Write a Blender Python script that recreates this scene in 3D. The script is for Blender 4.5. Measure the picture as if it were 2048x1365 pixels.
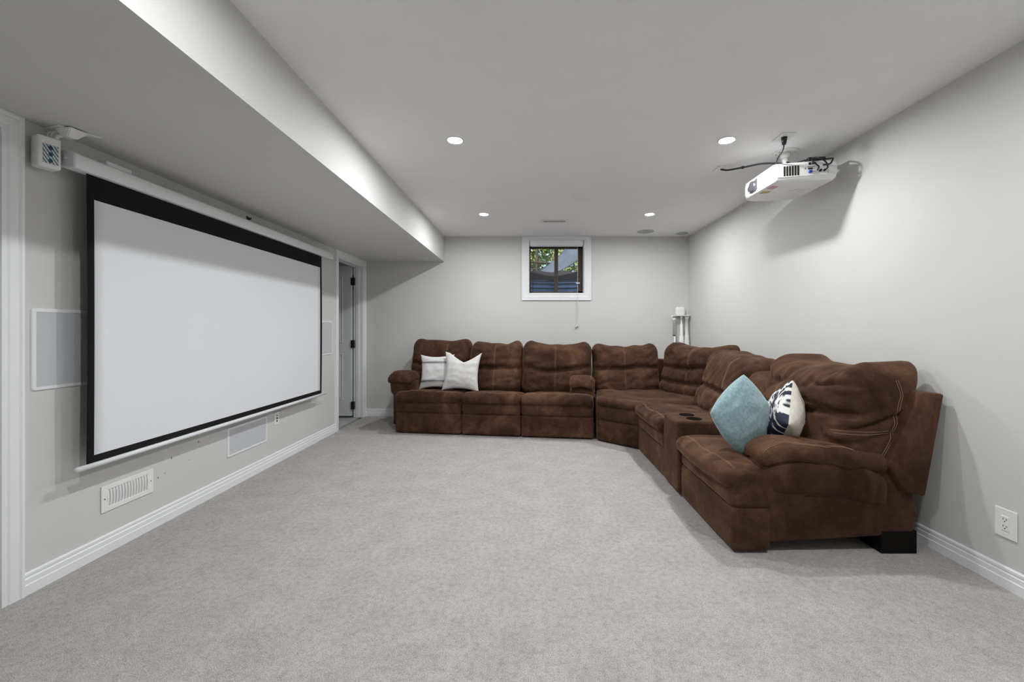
import bpy, bmesh, math, random
import numpy as np
from mathutils import Vector, Matrix, noise
from mathutils.bvhtree import BVHTree

# ------------------------------------------------------------------ clear
for o in list(bpy.data.objects):
    bpy.data.objects.remove(o, do_unlink=True)
scene = bpy.context.scene
COL = scene.collection
R = math.radians
random.seed(7)

# ------------------------------------------------------------------ camera
# photograph taken as 2048 x 1365, vanishing point of the depth lines at (1058, 660.5)
F = 835.0
CAMZ = 1.166
cd = bpy.data.cameras.new('camera')
cam = bpy.data.objects.new('camera', cd)
COL.objects.link(cam)
cam.location = (0, 0, CAMZ)
cam.rotation_euler = (R(90), 0, 0)
cd.sensor_width = 36.0
cd.sensor_fit = 'HORIZONTAL'
cd.lens = F / 2048 * 36.0
cd.shift_x = -(1058 - 1024) / 2048
cd.shift_y = (660.5 - 682.5) / 2048
cd.clip_start = 0.02
scene.camera = cam

# ------------------------------------------------------------------ world, sun, exposure
world = bpy.data.worlds.new('sky')
scene.world = world
world.use_nodes = True
wn = world.node_tree
wn.nodes.clear()
wo = wn.nodes.new('ShaderNodeOutputWorld')
wb = wn.nodes.new('ShaderNodeBackground')
sky = wn.nodes.new('ShaderNodeTexSky')
sky.sky_type = 'NISHITA'
sky.sun_disc = False
sky.sun_elevation = R(48)
sky.sun_rotation = R(205)
wb.inputs['Strength'].default_value = 0.17
wn.links.new(sky.outputs['Color'], wb.inputs['Color'])
wn.links.new(wb.outputs['Background'], wo.inputs['Surface'])
sl = bpy.data.lights.new('sun_offscreen', 'SUN')
sl.energy = 3.6
sl.angle = R(0.6)
sl.color = (1.0, 0.95, 0.85)
sun = bpy.data.objects.new('sun_offscreen', sl)
COL.objects.link(sun)
sun.rotation_euler = (R(50), 0, R(-25))     # shines away from the house, onto the garden
sun.location = (0, 9, 12)

scene.view_settings.view_transform = 'Standard'
scene.view_settings.look = 'None'
scene.view_settings.exposure = 0.45
scene.view_settings.gamma = 1.0
scene.view_settings.use_curve_mapping = False
LAMP = 12.5            # watts given off by each LED downlight

# ------------------------------------------------------------------ room numbers (metres)
XL, XR, YB, YF = -2.217, 2.160, 5.660, -1.90
ZC = 2.434
SX, SZ = -1.149, 2.091          # bulkhead face and underside

# ------------------------------------------------------------------ materials
def new_mat(name):
    m = bpy.data.materials.new(name)
    m.use_nodes = True
    nt = m.node_tree
    b = nt.nodes['Principled BSDF']
    return m, nt, b

def N(nt, t, **kw):
    n = nt.nodes.new(t)
    for k, v in kw.items():
        if k in n.inputs.keys():
            n.inputs[k].default_value = v
        else:
            setattr(n, k, v)
    return n

def coords(nt, scale=(1, 1, 1), out='Object'):
    tc = nt.nodes.new('ShaderNodeTexCoord')
    mp = nt.nodes.new('ShaderNodeMapping')
    mp.inputs['Scale'].default_value = scale
    nt.links.new(tc.outputs[out], mp.inputs['Vector'])
    return mp.outputs['Vector']

def ramp(nt, fac, stops):
    r = nt.nodes.new('ShaderNodeValToRGB')
    el = r.color_ramp.elements
    while len(el) < len(stops):
        el.new(0.5)
    for e, (p, c) in zip(el, stops):
        e.position = p
        e.color = (*c, 1)
    nt.links.new(fac, r.inputs['Fac'])
    return r.outputs['Color']

def add_bump(nt, b, height, strength, dist=0.01):
    bp = nt.nodes.new('ShaderNodeBump')
    bp.inputs['Strength'].default_value = strength
    bp.inputs['Distance'].default_value = dist
    nt.links.new(height, bp.inputs['Height'])
    nt.links.new(bp.outputs['Normal'], b.inputs['Normal'])
    return bp

def plain(name, col, rough=0.5, var=0.04, nscale=20, bump=0.0, bscale=200, metal=0.0, spec=0.5):
    m, nt, b = new_mat(name)
    v = coords(nt)
    n = N(nt, 'ShaderNodeTexNoise', Scale=nscale, Detail=3.0)
    nt.links.new(v, n.inputs['Vector'])
    lo = tuple(max(0, c * (1 - var)) for c in col)
    hi = tuple(min(1, c * (1 + var)) for c in col)
    c = ramp(nt, n.outputs['Fac'], [(0.3, lo), (0.7, hi)])
    nt.links.new(c, b.inputs['Base Color'])
    b.inputs['Roughness'].default_value = rough
    b.inputs['Metallic'].default_value = metal
    b.inputs['Specular IOR Level'].default_value = spec
    if bump:
        n2 = N(nt, 'ShaderNodeTexNoise', Scale=bscale, Detail=2.0)
        nt.links.new(v, n2.inputs['Vector'])
        add_bump(nt, b, n2.outputs['Fac'], bump, 0.002)
    return m

M = {}
M['wall'] = plain('wall_paint', (0.665, 0.665, 0.640), 0.75, 0.012, 2.0, 0.10, 260, spec=0.25)
def scuff_wall():
    m = plain('scuffed_wall_paint', (0.665, 0.665, 0.640), 0.75, 0.012, 2.0, 0.10, 260, spec=0.25)
    nt = m.node_tree; b = nt.nodes['Principled BSDF']
    src = b.inputs['Base Color'].links[0].from_socket
    tc = nt.nodes.new('ShaderNodeTexCoord')
    tot = None
    for y, z, r_ in ((2.589, .371, .006), (2.495, .283, .005), (2.543, .294, .0035), (2.722, .320, .0035), (2.80, .416, .006), (2.815, .409, .004)):
        d = N(nt, 'ShaderNodeVectorMath', operation='DISTANCE')
        mp = nt.nodes.new('ShaderNodeMapping')
        mp.inputs['Scale'].default_value = (0, 1, 0.55)
        nt.links.new(tc.outputs['Object'], mp.inputs['Vector'])
        nt.links.new(mp.outputs['Vector'], d.inputs[0])
        d.inputs[1].default_value = (0, y, z * 0.55)
        l = N(nt, 'ShaderNodeMath', operation='LESS_THAN')
        l.inputs[1].default_value = r_ * 0.7
        nt.links.new(d.outputs['Value'], l.inputs[0])
        if tot is None: tot = l.outputs[0]
        else:
            a = N(nt, 'ShaderNodeMath', operation='MAXIMUM')
            nt.links.new(tot, a.inputs[0]); nt.links.new(l.outputs[0], a.inputs[1]); tot = a.outputs[0]
    mx = N(nt, 'ShaderNodeMix', data_type='RGBA')
    nt.links.new(tot, mx.inputs[0]); nt.links.new(src, mx.inputs[6])
    mx.inputs[7].default_value = (0.20, 0.19, 0.18, 1)
    nt.links.new(mx.outputs[2], b.inputs['Base Color'])
    return m
M['wall_scuffed'] = scuff_wall()
M['ceiling'] = plain('ceiling_paint', (0.93, 0.93, 0.935), 0.9, 0.012, 6.0, 0.35, 160, spec=0.1)
M['trim'] = plain('white_trim_paint', (0.87, 0.885, 0.90), 0.38, 0.01, 5)
M['door'] = plain('door_paint', (0.76, 0.78, 0.80), 0.42, 0.01, 5)
M['plastic'] = plain('white_plastic', (0.88, 0.88, 0.86), 0.35, 0.01, 8)
M['plastic_grey'] = plain('pale_grey_plastic', (0.62, 0.64, 0.66), 0.45, 0.01, 8)
M['metal_white'] = plain('white_enamel_metal', (0.86, 0.88, 0.90), 0.30, 0.01, 8)
M['grille'] = plain('speaker_mesh', (0.60, 0.62, 0.65), 0.7, 0.03, 900, 0.4, 1400)
M['ceil_grille'] = plain('ceiling_speaker_mesh', (0.50, 0.50, 0.51), 0.8, 0.04, 900, 0.4, 1400)
M['black'] = plain('black_plastic', (0.012, 0.012, 0.013), 0.4, 0.1, 30)
M['black_cloth'] = plain('black_screen_border', (0.010, 0.011, 0.012), 0.85, 0.1, 60, spec=0.2)
M['screen'] = plain('screen_white', (0.80, 0.82, 0.85), 0.75, 0.006, 3, spec=0.2)
M['rubber'] = plain('black_cable_rubber', (0.014, 0.014, 0.016), 0.5, 0.1, 50)
M['dark'] = plain('matte_black_and_hole_shade', (0.012, 0.011, 0.010), 0.95, 0.1, 20, spec=0.03)  # matte black parts, also painted shade inside vent and socket holes
M['bronze'] = plain('brown_window_frame', (0.055, 0.040, 0.026), 0.45, 0.08, 30)
M['blue_plug'] = plain('blue_plug_plastic', (0.01, 0.06, 0.40), 0.4, 0.05, 30)
M['silver'] = plain('silver_metal', (0.6, 0.6, 0.62), 0.25, 0.03, 30, metal=1.0)
M['pink'] = plain('pink_sticker', (0.75, 0.36, 0.34), 0.6, 0.05, 40)
M['yellow'] = plain('yellow_sticker', (0.50, 0.46, 0.06), 0.6, 0.05, 40)
M['lensglass'] = plain('lens_glass', (0.10, 0.11, 0.13), 0.05, 0.1, 10)
M['steel_blue'] = plain('galvanised_well_steel', (0.20, 0.32, 0.50), 0.35, 0.15, 12, metal=0.5)
M['landscape'] = plain('black_landscape_cloth', (0.02, 0.021, 0.024), 0.8, 0.2, 20)
M['tarp'] = plain('grey_tarp', (0.10, 0.125, 0.16), 0.7, 0.15, 6)
M['bark'] = plain('bark', (0.07, 0.06, 0.05), 0.9, 0.3, 20)
M['soil'] = plain('soil', (0.10, 0.09, 0.06), 0.95, 0.3, 8)
M['cord'] = plain('white_cord', (0.75, 0.75, 0.73), 0.7, 0.03, 40)
M['thread'] = plain('tan_stitch_thread', (0.30, 0.185, 0.11), 0.8, 0.1, 200)

def leaf_mat():
    m, nt, b = new_mat('leaves')
    n = N(nt, 'ShaderNodeTexNoise', Scale=2.6, Detail=4.0)
    nt.links.new(coords(nt), n.inputs['Vector'])
    c = ramp(nt, n.outputs['Fac'], [(0.30, (0.08, 0.17, 0.03)), (0.5, (0.30, 0.40, 0.08)), (0.70, (0.68, 0.62, 0.22))])
    nt.links.new(c, b.inputs['Base Color'])
    b.inputs['Roughness'].default_value = 0.6
    b.inputs['Subsurface Weight'].default_value = 0.0
    return m
M['leaf'] = leaf_mat()

def carpet_mat():
    m, nt, b = new_mat('carpet_pile')
    v = coords(nt)
    n1 = N(nt, 'ShaderNodeTexNoise', Scale=240.0, Detail=3.0, Roughness=0.7)
    n2 = N(nt, 'ShaderNodeTexNoise', Scale=5.5, Detail=5.0, Roughness=0.65)
    n3 = N(nt, 'ShaderNodeTexNoise', Scale=38.0, Detail=4.0, Roughness=0.75)
    for n in (n1, n2, n3):
        nt.links.new(v, n.inputs['Vector'])
    c1 = ramp(nt, n1.outputs['Fac'], [(0.30, (0.31, 0.295, 0.28)), (0.5, (0.585, 0.555, 0.53)), (0.70, (0.78, 0.75, 0.725))])
    c2 = ramp(nt, n2.outputs['Fac'], [(0.34, (0.87, 0.87, 0.875)), (0.62, (1.0, 1.0, 1.0))])
    c3 = ramp(nt, n3.outputs['Fac'], [(0.30, (0.74, 0.73, 0.73)), (0.56, (1.0, 1.0, 1.0))])
    mx = N(nt, 'ShaderNodeMix', data_type='RGBA', blend_type='MULTIPLY')
    mx.inputs[0].default_value = 1.0
    nt.links.new(c1, mx.inputs[6]); nt.links.new(c2, mx.inputs[7])
    mx2 = N(nt, 'ShaderNodeMix', data_type='RGBA', blend_type='MULTIPLY')
    mx2.inputs[0].default_value = 1.0
    nt.links.new(mx.outputs[2], mx2.inputs[6]); nt.links.new(c3, mx2.inputs[7])
    nt.links.new(mx2.outputs[2], b.inputs['Base Color'])
    b.inputs['Roughness'].default_value = 1.0
    b.inputs['Specular IOR Level'].default_value = 0.05
    ad = N(nt, 'ShaderNodeMath', operation='ADD')
    nt.links.new(n1.outputs['Fac'], ad.inputs[0]); nt.links.new(n3.outputs['Fac'], ad.inputs[1])
    add_bump(nt, b, ad.outputs[0], 0.7, 0.008)
    return m
M['carpet'] = carpet_mat()
M['vinyl'] = plain('pale_hall_floor', (0.52, 0.51, 0.50), 0.4, 0.06, 6)

def suede_mat(name, stops, sheen, lo=0.82, hi=1.08, pucker=0.0):
    m, nt, b = new_mat(name)
    v = coords(nt)
    n1 = N(nt, 'ShaderNodeTexNoise', Scale=2.6, Detail=4.0, Roughness=0.6, Distortion=1.4)
    n2 = N(nt, 'ShaderNodeTexNoise', Scale=420.0, Detail=2.0)
    n3 = N(nt, 'ShaderNodeTexNoise', Scale=16.0, Detail=4.0, Roughness=0.6, Distortion=0.6)
    n4 = N(nt, 'ShaderNodeTexNoise', Scale=60.0, Detail=3.0, Roughness=0.6)
    for n in (n1, n2, n3, n4):
        nt.links.new(v, n.inputs['Vector'])
    c = ramp(nt, n1.outputs['Fac'], stops)
    c3 = ramp(nt, n3.outputs['Fac'], [(0.32, (lo, lo * 0.98, lo * 0.96)), (0.66, (hi, hi, hi))])
    mx = N(nt, 'ShaderNodeMix', data_type='RGBA', blend_type='MULTIPLY')
    mx.inputs[0].default_value = 1.0
    nt.links.new(c, mx.inputs[6]); nt.links.new(c3, mx.inputs[7])
    nt.links.new(mx.outputs[2], b.inputs['Base Color'])
    b.inputs['Roughness'].default_value = 0.85
    b.inputs['Specular IOR Level'].default_value = 0.15
    b.inputs['Sheen Weight'].default_value = sheen
    b.inputs['Sheen Roughness'].default_value = 0.40
    b.inputs['Sheen Tint'].default_value = (0.70, 0.44, 0.29, 1)
    ad = N(nt, 'ShaderNodeMath', operation='MULTIPLY_ADD')
    ad.inputs[1].default_value = 0.25
    nt.links.new(n2.outputs['Fac'], ad.inputs[0]); nt.links.new(n4.outputs['Fac'], ad.inputs[2])
    pk = N(nt, 'ShaderNodeMath', operation='MULTIPLY_ADD')
    pk.inputs[1].default_value = pucker
    nt.links.new(n3.outputs['Fac'], pk.inputs[0]); nt.links.new(ad.outputs[0], pk.inputs[2])
    add_bump(nt, b, pk.outputs[0], 0.30, 0.005)
    return m
M['suede'] = suede_mat('brown_microsuede', [(0.30, (0.036, 0.0160, 0.0092)), (0.50, (0.070, 0.0335, 0.0193)), (0.74, (0.135, 0.0710, 0.0425))], 0.26, 0.74, 1.14, 1.6)

def cloth_mat(name, c0, c1, ns=30, weave=700, bump=0.35, sheen=0.2):
    m, nt, b = new_mat(name)
    v = coords(nt)
    n = N(nt, 'ShaderNodeTexNoise', Scale=ns, Detail=4.0, Roughness=0.6)
    w = N(nt, 'ShaderNodeTexNoise', Scale=weave, Detail=2.0)
    nt.links.new(v, n.inputs['Vector']); nt.links.new(v, w.inputs['Vector'])
    nt.links.new(ramp(nt, n.outputs['Fac'], [(0.3, c0), (0.7, c1)]), b.inputs['Base Color'])
    b.inputs['Roughness'].default_value = 0.9
    b.inputs['Specular IOR Level'].default_value = 0.1
    b.inputs['Sheen Weight'].default_value = sheen
    add_bump(nt, b, w.outputs['Fac'], bump, 0.002)
    return m
M['cream'] = cloth_mat('cream_linen', (0.66, 0.65, 0.62), (0.76, 0.75, 0.72))
M['ivory'] = cloth_mat('ivory_cotton', (0.62, 0.58, 0.50), (0.72, 0.68, 0.60))
M['teal'] = cloth_mat('pale_teal_chenille', (0.21, 0.335, 0.375), (0.36, 0.51, 0.545), 60, 500, 0.6, 0.5)

def stripe_mat():
    m, nt, b = new_mat('white_cotton_black_stripes')
    tc = nt.nodes.new('ShaderNodeTexCoord')
    sp = nt.nodes.new('ShaderNodeSeparateXYZ')
    nt.links.new(tc.outputs['UV'], sp.inputs[0])
    total = None
    for ctr, hw in ((0.735, .006), (0.765, .011), (0.795, .006), (0.185, .006), (0.215, .012), (0.245, .006)):
        s = N(nt, 'ShaderNodeMath', operation='COMPARE')
        s.inputs[1].default_value = ctr
        s.inputs[2].default_value = hw
        nt.links.new(sp.outputs['Y'], s.inputs[0])
        if total is None:
            total = s.outputs[0]
        else:
            a = N(nt, 'ShaderNodeMath', operation='MAXIMUM')
            nt.links.new(total, a.inputs[0]); nt.links.new(s.outputs[0], a.inputs[1])
            total = a.outputs[0]
    nt.links.new(ramp(nt, total, [(0.0, (0.76, 0.76, 0.75)), (1.0, (0.03, 0.035, 0.035))]), b.inputs['Base Color'])
    b.inputs['Roughness'].default_value = 0.9
    w = N(nt, 'ShaderNodeTexNoise', Scale=600.0)
    nt.links.new(tc.outputs['Object'], w.inputs['Vector'])
    add_bump(nt, b, w.outputs['Fac'], 0.3, 0.002)
    return m
M['stripe'] = stripe_mat()

def navy_mat():
    m, nt, b = new_mat('navy_white_tie_dye')
    tc = nt.nodes.new('ShaderNodeTexCoord')
    mp = nt.nodes.new('ShaderNodeMapping')
    mp.inputs['Rotation'].default_value = (0, 0, R(42))
    mp.inputs['Scale'].default_value = (1.0, 1.0, 1.0)
    nt.links.new(tc.outputs['UV'], mp.inputs['Vector'])
    mp.inputs['Scale'].default_value = (1.3, 5.0, 1.0)
    n = N(nt, 'ShaderNodeTexNoise', Scale=1.15, Detail=3.0, Roughness=0.6, Distortion=0.4)
    nt.links.new(mp.outputs['Vector'], n.inputs['Vector'])
    nt.links.new(ramp(nt, n.outputs['Fac'], [(0.0, (0.010, 0.014, 0.035)), (0.465, (0.010, 0.014, 0.035)), (0.49, (0.75, 0.73, 0.70)), (0.535, (0.75, 0.73, 0.70)), (0.56, (0.010, 0.014, 0.035))]), b.inputs['Base Color'])
    b.inputs['Roughness'].default_value = 0.8
    return m
M['navy'] = navy_mat()

def knot_mat():
    # printed front of the small wall unit: pale ground, diagonal grey ticks, blue dots in a column
    m, nt, b = new_mat('blue_dotted_front_print')
    tc = nt.nodes.new('ShaderNodeTexCoord')
    sp = nt.nodes.new('ShaderNodeSeparateXYZ')
    nt.links.new(tc.outputs['UV'], sp.inputs[0])
    def mth(op, a, bval):
        q = N(nt, 'ShaderNodeMath', operation=op)
        nt.links.new(a, q.inputs[0])
        if bval is not None:
            if hasattr(bval, 'links'): nt.links.new(bval, q.inputs[1])
            else: q.inputs[1].default_value = bval
        return q.outputs[0]
    gx = mth('MULTIPLY', mth('SUBTRACT', sp.outputs['X'], 0.5), 2.2)
    gy = mth('SUBTRACT', mth('FRACT', mth('MULTIPLY', sp.outputs['Y'], 3.0), None), 0.5)
    dist = mth('SQRT', mth('ADD', mth('MULTIPLY', gx, gx), mth('MULTIPLY', gy, gy)), None)
    w = N(nt, 'ShaderNodeTexWave', Scale=2.6, Distortion=1.0)
    w.bands_direction = 'DIAGONAL'
    nt.links.new(tc.outputs['UV'], w.inputs['Vector'])
    c1 = ramp(nt, w.outputs['Fac'], [(0.25, (0.10, 0.14, 0.15)), (0.5, (0.62, 0.72, 0.74))])
    c2 = ramp(nt, dist, [(0.30, (0.01, 0.10, 0.30)), (0.36, (1, 1, 1))])
    mx = N(nt, 'ShaderNodeMix', data_type='RGBA', blend_type='MULTIPLY')
    mx.inputs[0].default_value = 1.0
    nt.links.new(c1, mx.inputs[6]); nt.links.new(c2, mx.inputs[7])
    nt.links.new(mx.outputs[2], b.inputs['Base Color'])
    b.inputs['Roughness'].default_value = 0.4
    return m
M['knot'] = knot_mat()

def glass_mat():
    m, nt, b = new_mat('window_glass')
    nt.nodes.remove(b)
    out = nt.nodes['Material Output']
    t = N(nt, 'ShaderNodeBsdfTransparent')
    g = N(nt, 'ShaderNodeBsdfGlossy', Roughness=0.02)
    mix = N(nt, 'ShaderNodeMixShader')
    mix.inputs[0].default_value = 0.06
    nt.links.new(t.outputs[0], mix.inputs[1]); nt.links.new(g.outputs[0], mix.inputs[2])
    nt.links.new(mix.outputs[0], out.inputs['Surface'])
    return m
M['glass'] = glass_mat()

def emit_mat(name, col, s):
    m, nt, b = new_mat(name)
    b.inputs['Base Color'].default_value = (0.9, 0.9, 0.9, 1)
    b.inputs['Emission Color'].default_value = (*col, 1)
    b.inputs['Emission Strength'].default_value = s
    return m
M['led'] = emit_mat('led_lens', (1.0, 0.995, 0.985), 12.0)

# ------------------------------------------------------------------ helpers
def tag(o, label=None, cat=None, group=None, kind=None):
    if label: o['label'] = label
    if cat: o['category'] = cat
    if group: o['group'] = group
    if kind: o['kind'] = kind
    return o

def thing(name, label, cat, loc=(0, 0, 0), rz=0.0, group=None):
    o = bpy.data.objects.new(name, None)
    o.empty_display_size = 0.1
    COL.objects.link(o)
    o.location = loc
    o.rotation_euler = (0, 0, rz)
    return tag(o, label, cat, group)

def link_mesh(name, me, mat, parent=None, smooth=False):
    o = bpy.data.objects.new(name, me)
    COL.objects.link(o)
    if mat is not None and not me.materials:
        me.materials.append(mat if not isinstance(mat, str) else M[mat])
    if parent:
        o.parent = parent
    if smooth:
        for p in me.polygons:
            p.use_smooth = True
    return o

def raw(name, verts, faces, mat, parent=None, smooth=False):
    me = bpy.data.meshes.new(name)
    me.from_pydata([tuple(v) for v in verts], [], faces)
    me.update()
    bm = bmesh.new(); bm.from_mesh(me)
    bmesh.ops.recalc_face_normals(bm, faces=bm.faces)
    bm.to_mesh(me); bm.free()
    return link_mesh(name, me, mat, parent, smooth)

def bmobj(name, bm, mat, parent=None, smooth=False):
    me = bpy.data.meshes.new(name)
    bm.normal_update()
    bm.to_mesh(me); bm.free()
    return link_mesh(name, me, mat, parent, smooth)

def bbox(bm, x0, x1, y0, y1, z0, z1, bev=0.0, seg=2):
    vs = [bm.verts.new((x, y, z)) for x in (x0, x1) for y in (y0, y1) for z in (z0, z1)]
    fs = [(0, 1, 3, 2), (4, 6, 7, 5), (0, 4, 5, 1), (2, 3, 7, 6), (0, 2, 6, 4), (1, 5, 7, 3)]
    nf = [bm.faces.new([vs[i] for i in f]) for f in fs]
    if bev:
        es = list({e for f in nf for e in f.edges})
        bmesh.ops.bevel(bm, geom=es, offset=bev, segments=seg, affect='EDGES', profile=0.5)
    return bm

def box(name, x0, x1, y0, y1, z0, z1, mat, parent=None, bev=0.0, seg=2):
    bm = bmesh.new()
    bbox(bm, min(x0, x1), max(x0, x1), min(y0, y1), max(y0, y1), min(z0, z1), max(z0, z1), bev, seg)
    bmesh.ops.recalc_face_normals(bm, faces=bm.faces)
    return bmobj(name, bm, mat, parent, smooth=False)

def cyl(name, p0, p1, r0, r1, mat, parent=None, n=24, caps=True):
    p0 = Vector(p0); p1 = Vector(p1)
    d = (p1 - p0).normalized()
    a = d.orthogonal().normalized(); b = d.cross(a)
    vs = []; fs = []
    for p, r in ((p0, r0), (p1, r1)):
        for i in range(n):
            t = 2 * math.pi * i / n
            vs.append(p + a * (r * math.cos(t)) + b * (r * math.sin(t)))
    for i in range(n):
        j = (i + 1) % n
        fs.append((i, j, n + j, n + i))
    if caps:
        fs.append(tuple(range(n))); fs.append(tuple(range(n, 2 * n)))
    o = raw(name, vs, fs, mat, parent)
    for p in o.data.polygons:
        p.use_smooth = len(p.vertices) == 4
    return o

def tube(name, pts, r, mat, parent=None, n=8, sub=6):
    # Catmull-Rom through pts
    P = [Vector(p) for p in pts]
    if len(P) > 2 and sub > 1:
        Q = []
        for i in range(len(P) - 1):
            a = P[max(i - 1, 0)]; b = P[i]; c = P[i + 1]; d = P[min(i + 2, len(P) - 1)]
            for k in range(sub):
                t = k / sub
                Q.append(0.5 * ((2 * b) + (c - a) * t + (2 * a - 5 * b + 4 * c - d) * t * t + (3 * b - a - 3 * c + d) * t ** 3))
        Q.append(P[-1]); P = Q
    rr = r if callable(r) else (lambda s: r)
    vs = []; fs = []
    up = None
    for i, p in enumerate(P):
        t = (P[min(i + 1, len(P) - 1)] - P[max(i - 1, 0)]).normalized()
        a = t.orthogonal().normalized() if up is None else (up - t * up.dot(t)).normalized()
        up = a
        b = t.cross(a)
        q = rr(i / (len(P) - 1))
        for k in range(n):
            th = 2 * math.pi * k / n
            vs.append(p + a * (q * math.cos(th)) + b * (q * math.sin(th)))
    for i in range(len(P) - 1):
        for k in range(n):
            k2 = (k + 1) % n
            fs.append((i * n + k, i * n + k2, (i + 1) * n + k2, (i + 1) * n + k))
    fs.append(tuple(range(n))); fs.append(tuple(range((len(P) - 1) * n, len(P) * n)))
    return raw(name, vs, fs, mat, parent, True)

def prism(name, poly, axis, a, b, mat, parent=None, bev=0.0, seg=3):
    # poly: 2D points; axis 0 -> (y,z) extruded in x ; 1 -> (x,z) extruded in y ; 2 -> (x,y) extruded in z
    def P(u, v, w):
        return ((w, u, v), (u, w, v), (u, v, w))[axis]
    bm = bmesh.new()
    v0 = [bm.verts.new(P(u, v, a)) for u, v in poly]
    v1 = [bm.verts.new(P(u, v, b)) for u, v in poly]
    n = len(poly)
    bm.faces.new(v0); bm.faces.new(v1[::-1])
    for i in range(n):
        j = (i + 1) % n
        bm.faces.new((v0[i], v0[j], v1[j], v1[i]))
    bmesh.ops.recalc_face_normals(bm, faces=bm.faces)
    if bev:
        bmesh.ops.bevel(bm, geom=list(bm.edges), offset=bev, segments=seg, affect='EDGES', profile=0.5, clamp_overlap=True)
    o = bmobj(name, bm, mat, parent)
    if bev:
        for p in o.data.polygons: p.use_smooth = True
        try:
            bm = bmesh.new(); bm.from_mesh(o.data)
            for e in bm.edges:
                if len(e.link_faces) == 2 and e.calc_face_angle(0) > R(40): e.smooth = False
            bm.to_mesh(o.data); bm.free()
        except Exception: pass
    return o

def struct(o, label=None):
    o['kind'] = 'structure'
    if label: o['label'] = label
    return o

# soft rounded box with displacement --------------------------------------
def soft(name, parent, size, center, r, mat='suede', step=0.022, disp=None, post=None, mtx=None):
    hx, hy, hz = (s / 2 for s in size)
    r = min(r, hx * 0.98, hy * 0.98, hz * 0.98)
    def axis(h):
        inner = h - r
        k = 4
        e = [inner + r * math.sin(math.pi / 2 * i / k) if False else inner + r * (i / k) for i in range(1, k + 1)]
        m = max(1, int(2 * inner / step))
        mid = [-inner + 2 * inner * i / m for i in range(m + 1)]
        return [-x for x in reversed(e)] + mid + e
    ax, ay, az = axis(hx), axis(hy), axis(hz)
    nx, ny, nz = len(ax) - 1, len(ay) - 1, len(az) - 1
    idx = {}; pts = []; faces = []
    def vid(i, j, k):
        key = (i, j, k)
        if key not in idx:
            idx[key] = len(pts); pts.append((ax[i], ay[j], az[k]))
        return idx[key]
    for i in range(nx):
        for j in range(ny):
            faces.append((vid(i, j, 0), vid(i, j + 1, 0), vid(i + 1, j + 1, 0), vid(i + 1, j, 0)))
            faces.append((vid(i, j, nz), vid(i + 1, j, nz), vid(i + 1, j + 1, nz), vid(i, j + 1, nz)))
    for i in range(nx):
        for k in range(nz):
            faces.append((vid(i, 0, k), vid(i + 1, 0, k), vid(i + 1, 0, k + 1), vid(i, 0, k + 1)))
            faces.append((vid(i, ny, k), vid(i, ny, k + 1), vid(i + 1, ny, k + 1), vid(i + 1, ny, k)))
    for j in range(ny):
        for k in range(nz):
            faces.append((vid(0, j, k), vid(0, j, k + 1), vid(0, j + 1, k + 1), vid(0, j + 1, k)))
            faces.append((vid(nx, j, k), vid(nx, j + 1, k), vid(nx, j + 1, k + 1), vid(nx, j, k + 1)))
    P = np.array(pts, float)
    H = np.array([hx, hy, hz])
    inner = np.clip(P, -(H - r), H - r)
    d = P - inner
    # cube-to-sphere in the corner zone
    L = np.linalg.norm(d, axis=1, keepdims=True)
    mxn = np.max(np.abs(d), axis=1, keepdims=True)
    nrm = d / np.maximum(L, 1e-9)
    P = inner + nrm * mxn
    U = P / H
    if disp is not None:
        P = P + disp(P, nrm, U)
    P = P + np.array(center)
    if post is not None:
        P = post(P)
    if mtx is not None:
        A = np.array(mtx)
        P = P @ A[:3, :3].T + A[:3, 3]
    me = bpy.data.meshes.new(name)
    me.from_pydata(P.tolist(), [], faces)
    me.update()
    bm = bmesh.new(); bm.from_mesh(me)
    bmesh.ops.recalc_face_normals(bm, faces=bm.faces)
    bm.to_mesh(me); bm.free()
    return link_mesh(name, me, mat, parent, True)

def fbm(P, scale, seed, stretch=(1, 1, 1)):
    out = np.empty(len(P))
    sx, sy, sz = (scale * s for s in stretch)
    for i, p in enumerate(P):
        out[i] = noise.noise((p[0] * sx + seed * 7.3, p[1] * sy - seed * 3.1, p[2] * sz + seed * 1.7))
    return out

def folds(P, scale, seed, ang, ratio=4.0, ax=(0, 2)):
    # ridged folds running along direction ang in the (ax) plane
    c, s = math.cos(ang), math.sin(ang)
    a, b = P[:, ax[0]], P[:, ax[1]]
    l = a * c + b * s
    w = -a * s + b * c
    out = np.empty(len(P))
    for i in range(len(P)):
        q = noise.noise((l[i] * scale / ratio + seed * 5.1, w[i] * scale + 0.6 * noise.noise((l[i] * 4, w[i] * 4, seed)), seed * 2.3))
        out[i] = 1 - min(1, abs(q) * 2.6)
    return out ** 2

def bvh_of(o):
    me = o.data
    return BVHTree.FromPolygons([v.co.copy() for v in me.vertices], [tuple(p.vertices) for p in me.polygons])

def stitch(target, pts, direction, parent=None, r=0.0018, off=0.0008, sub=10, dash=False):
    # thread laid on the surface of target by casting the polyline pts along direction
    b = bvh_of(target)
    d = Vector(direction).normalized()
    P = [Vector(p) for p in pts]
    line = []
    for i in range(len(P) - 1):
        for k in range(sub):
            line.append(P[i].lerp(P[i + 1], k / sub))
    line.append(P[-1])
    hit = []
    for p in line:
        h = b.ray_cast(p - d * 4.0, d)
        if h[0] is not None:
            hit.append(h[0] - d * off)
    if len(hit) > 2:
        return tube('stitching', hit, r, 'thread', parent or target, n=5, sub=1)

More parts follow.
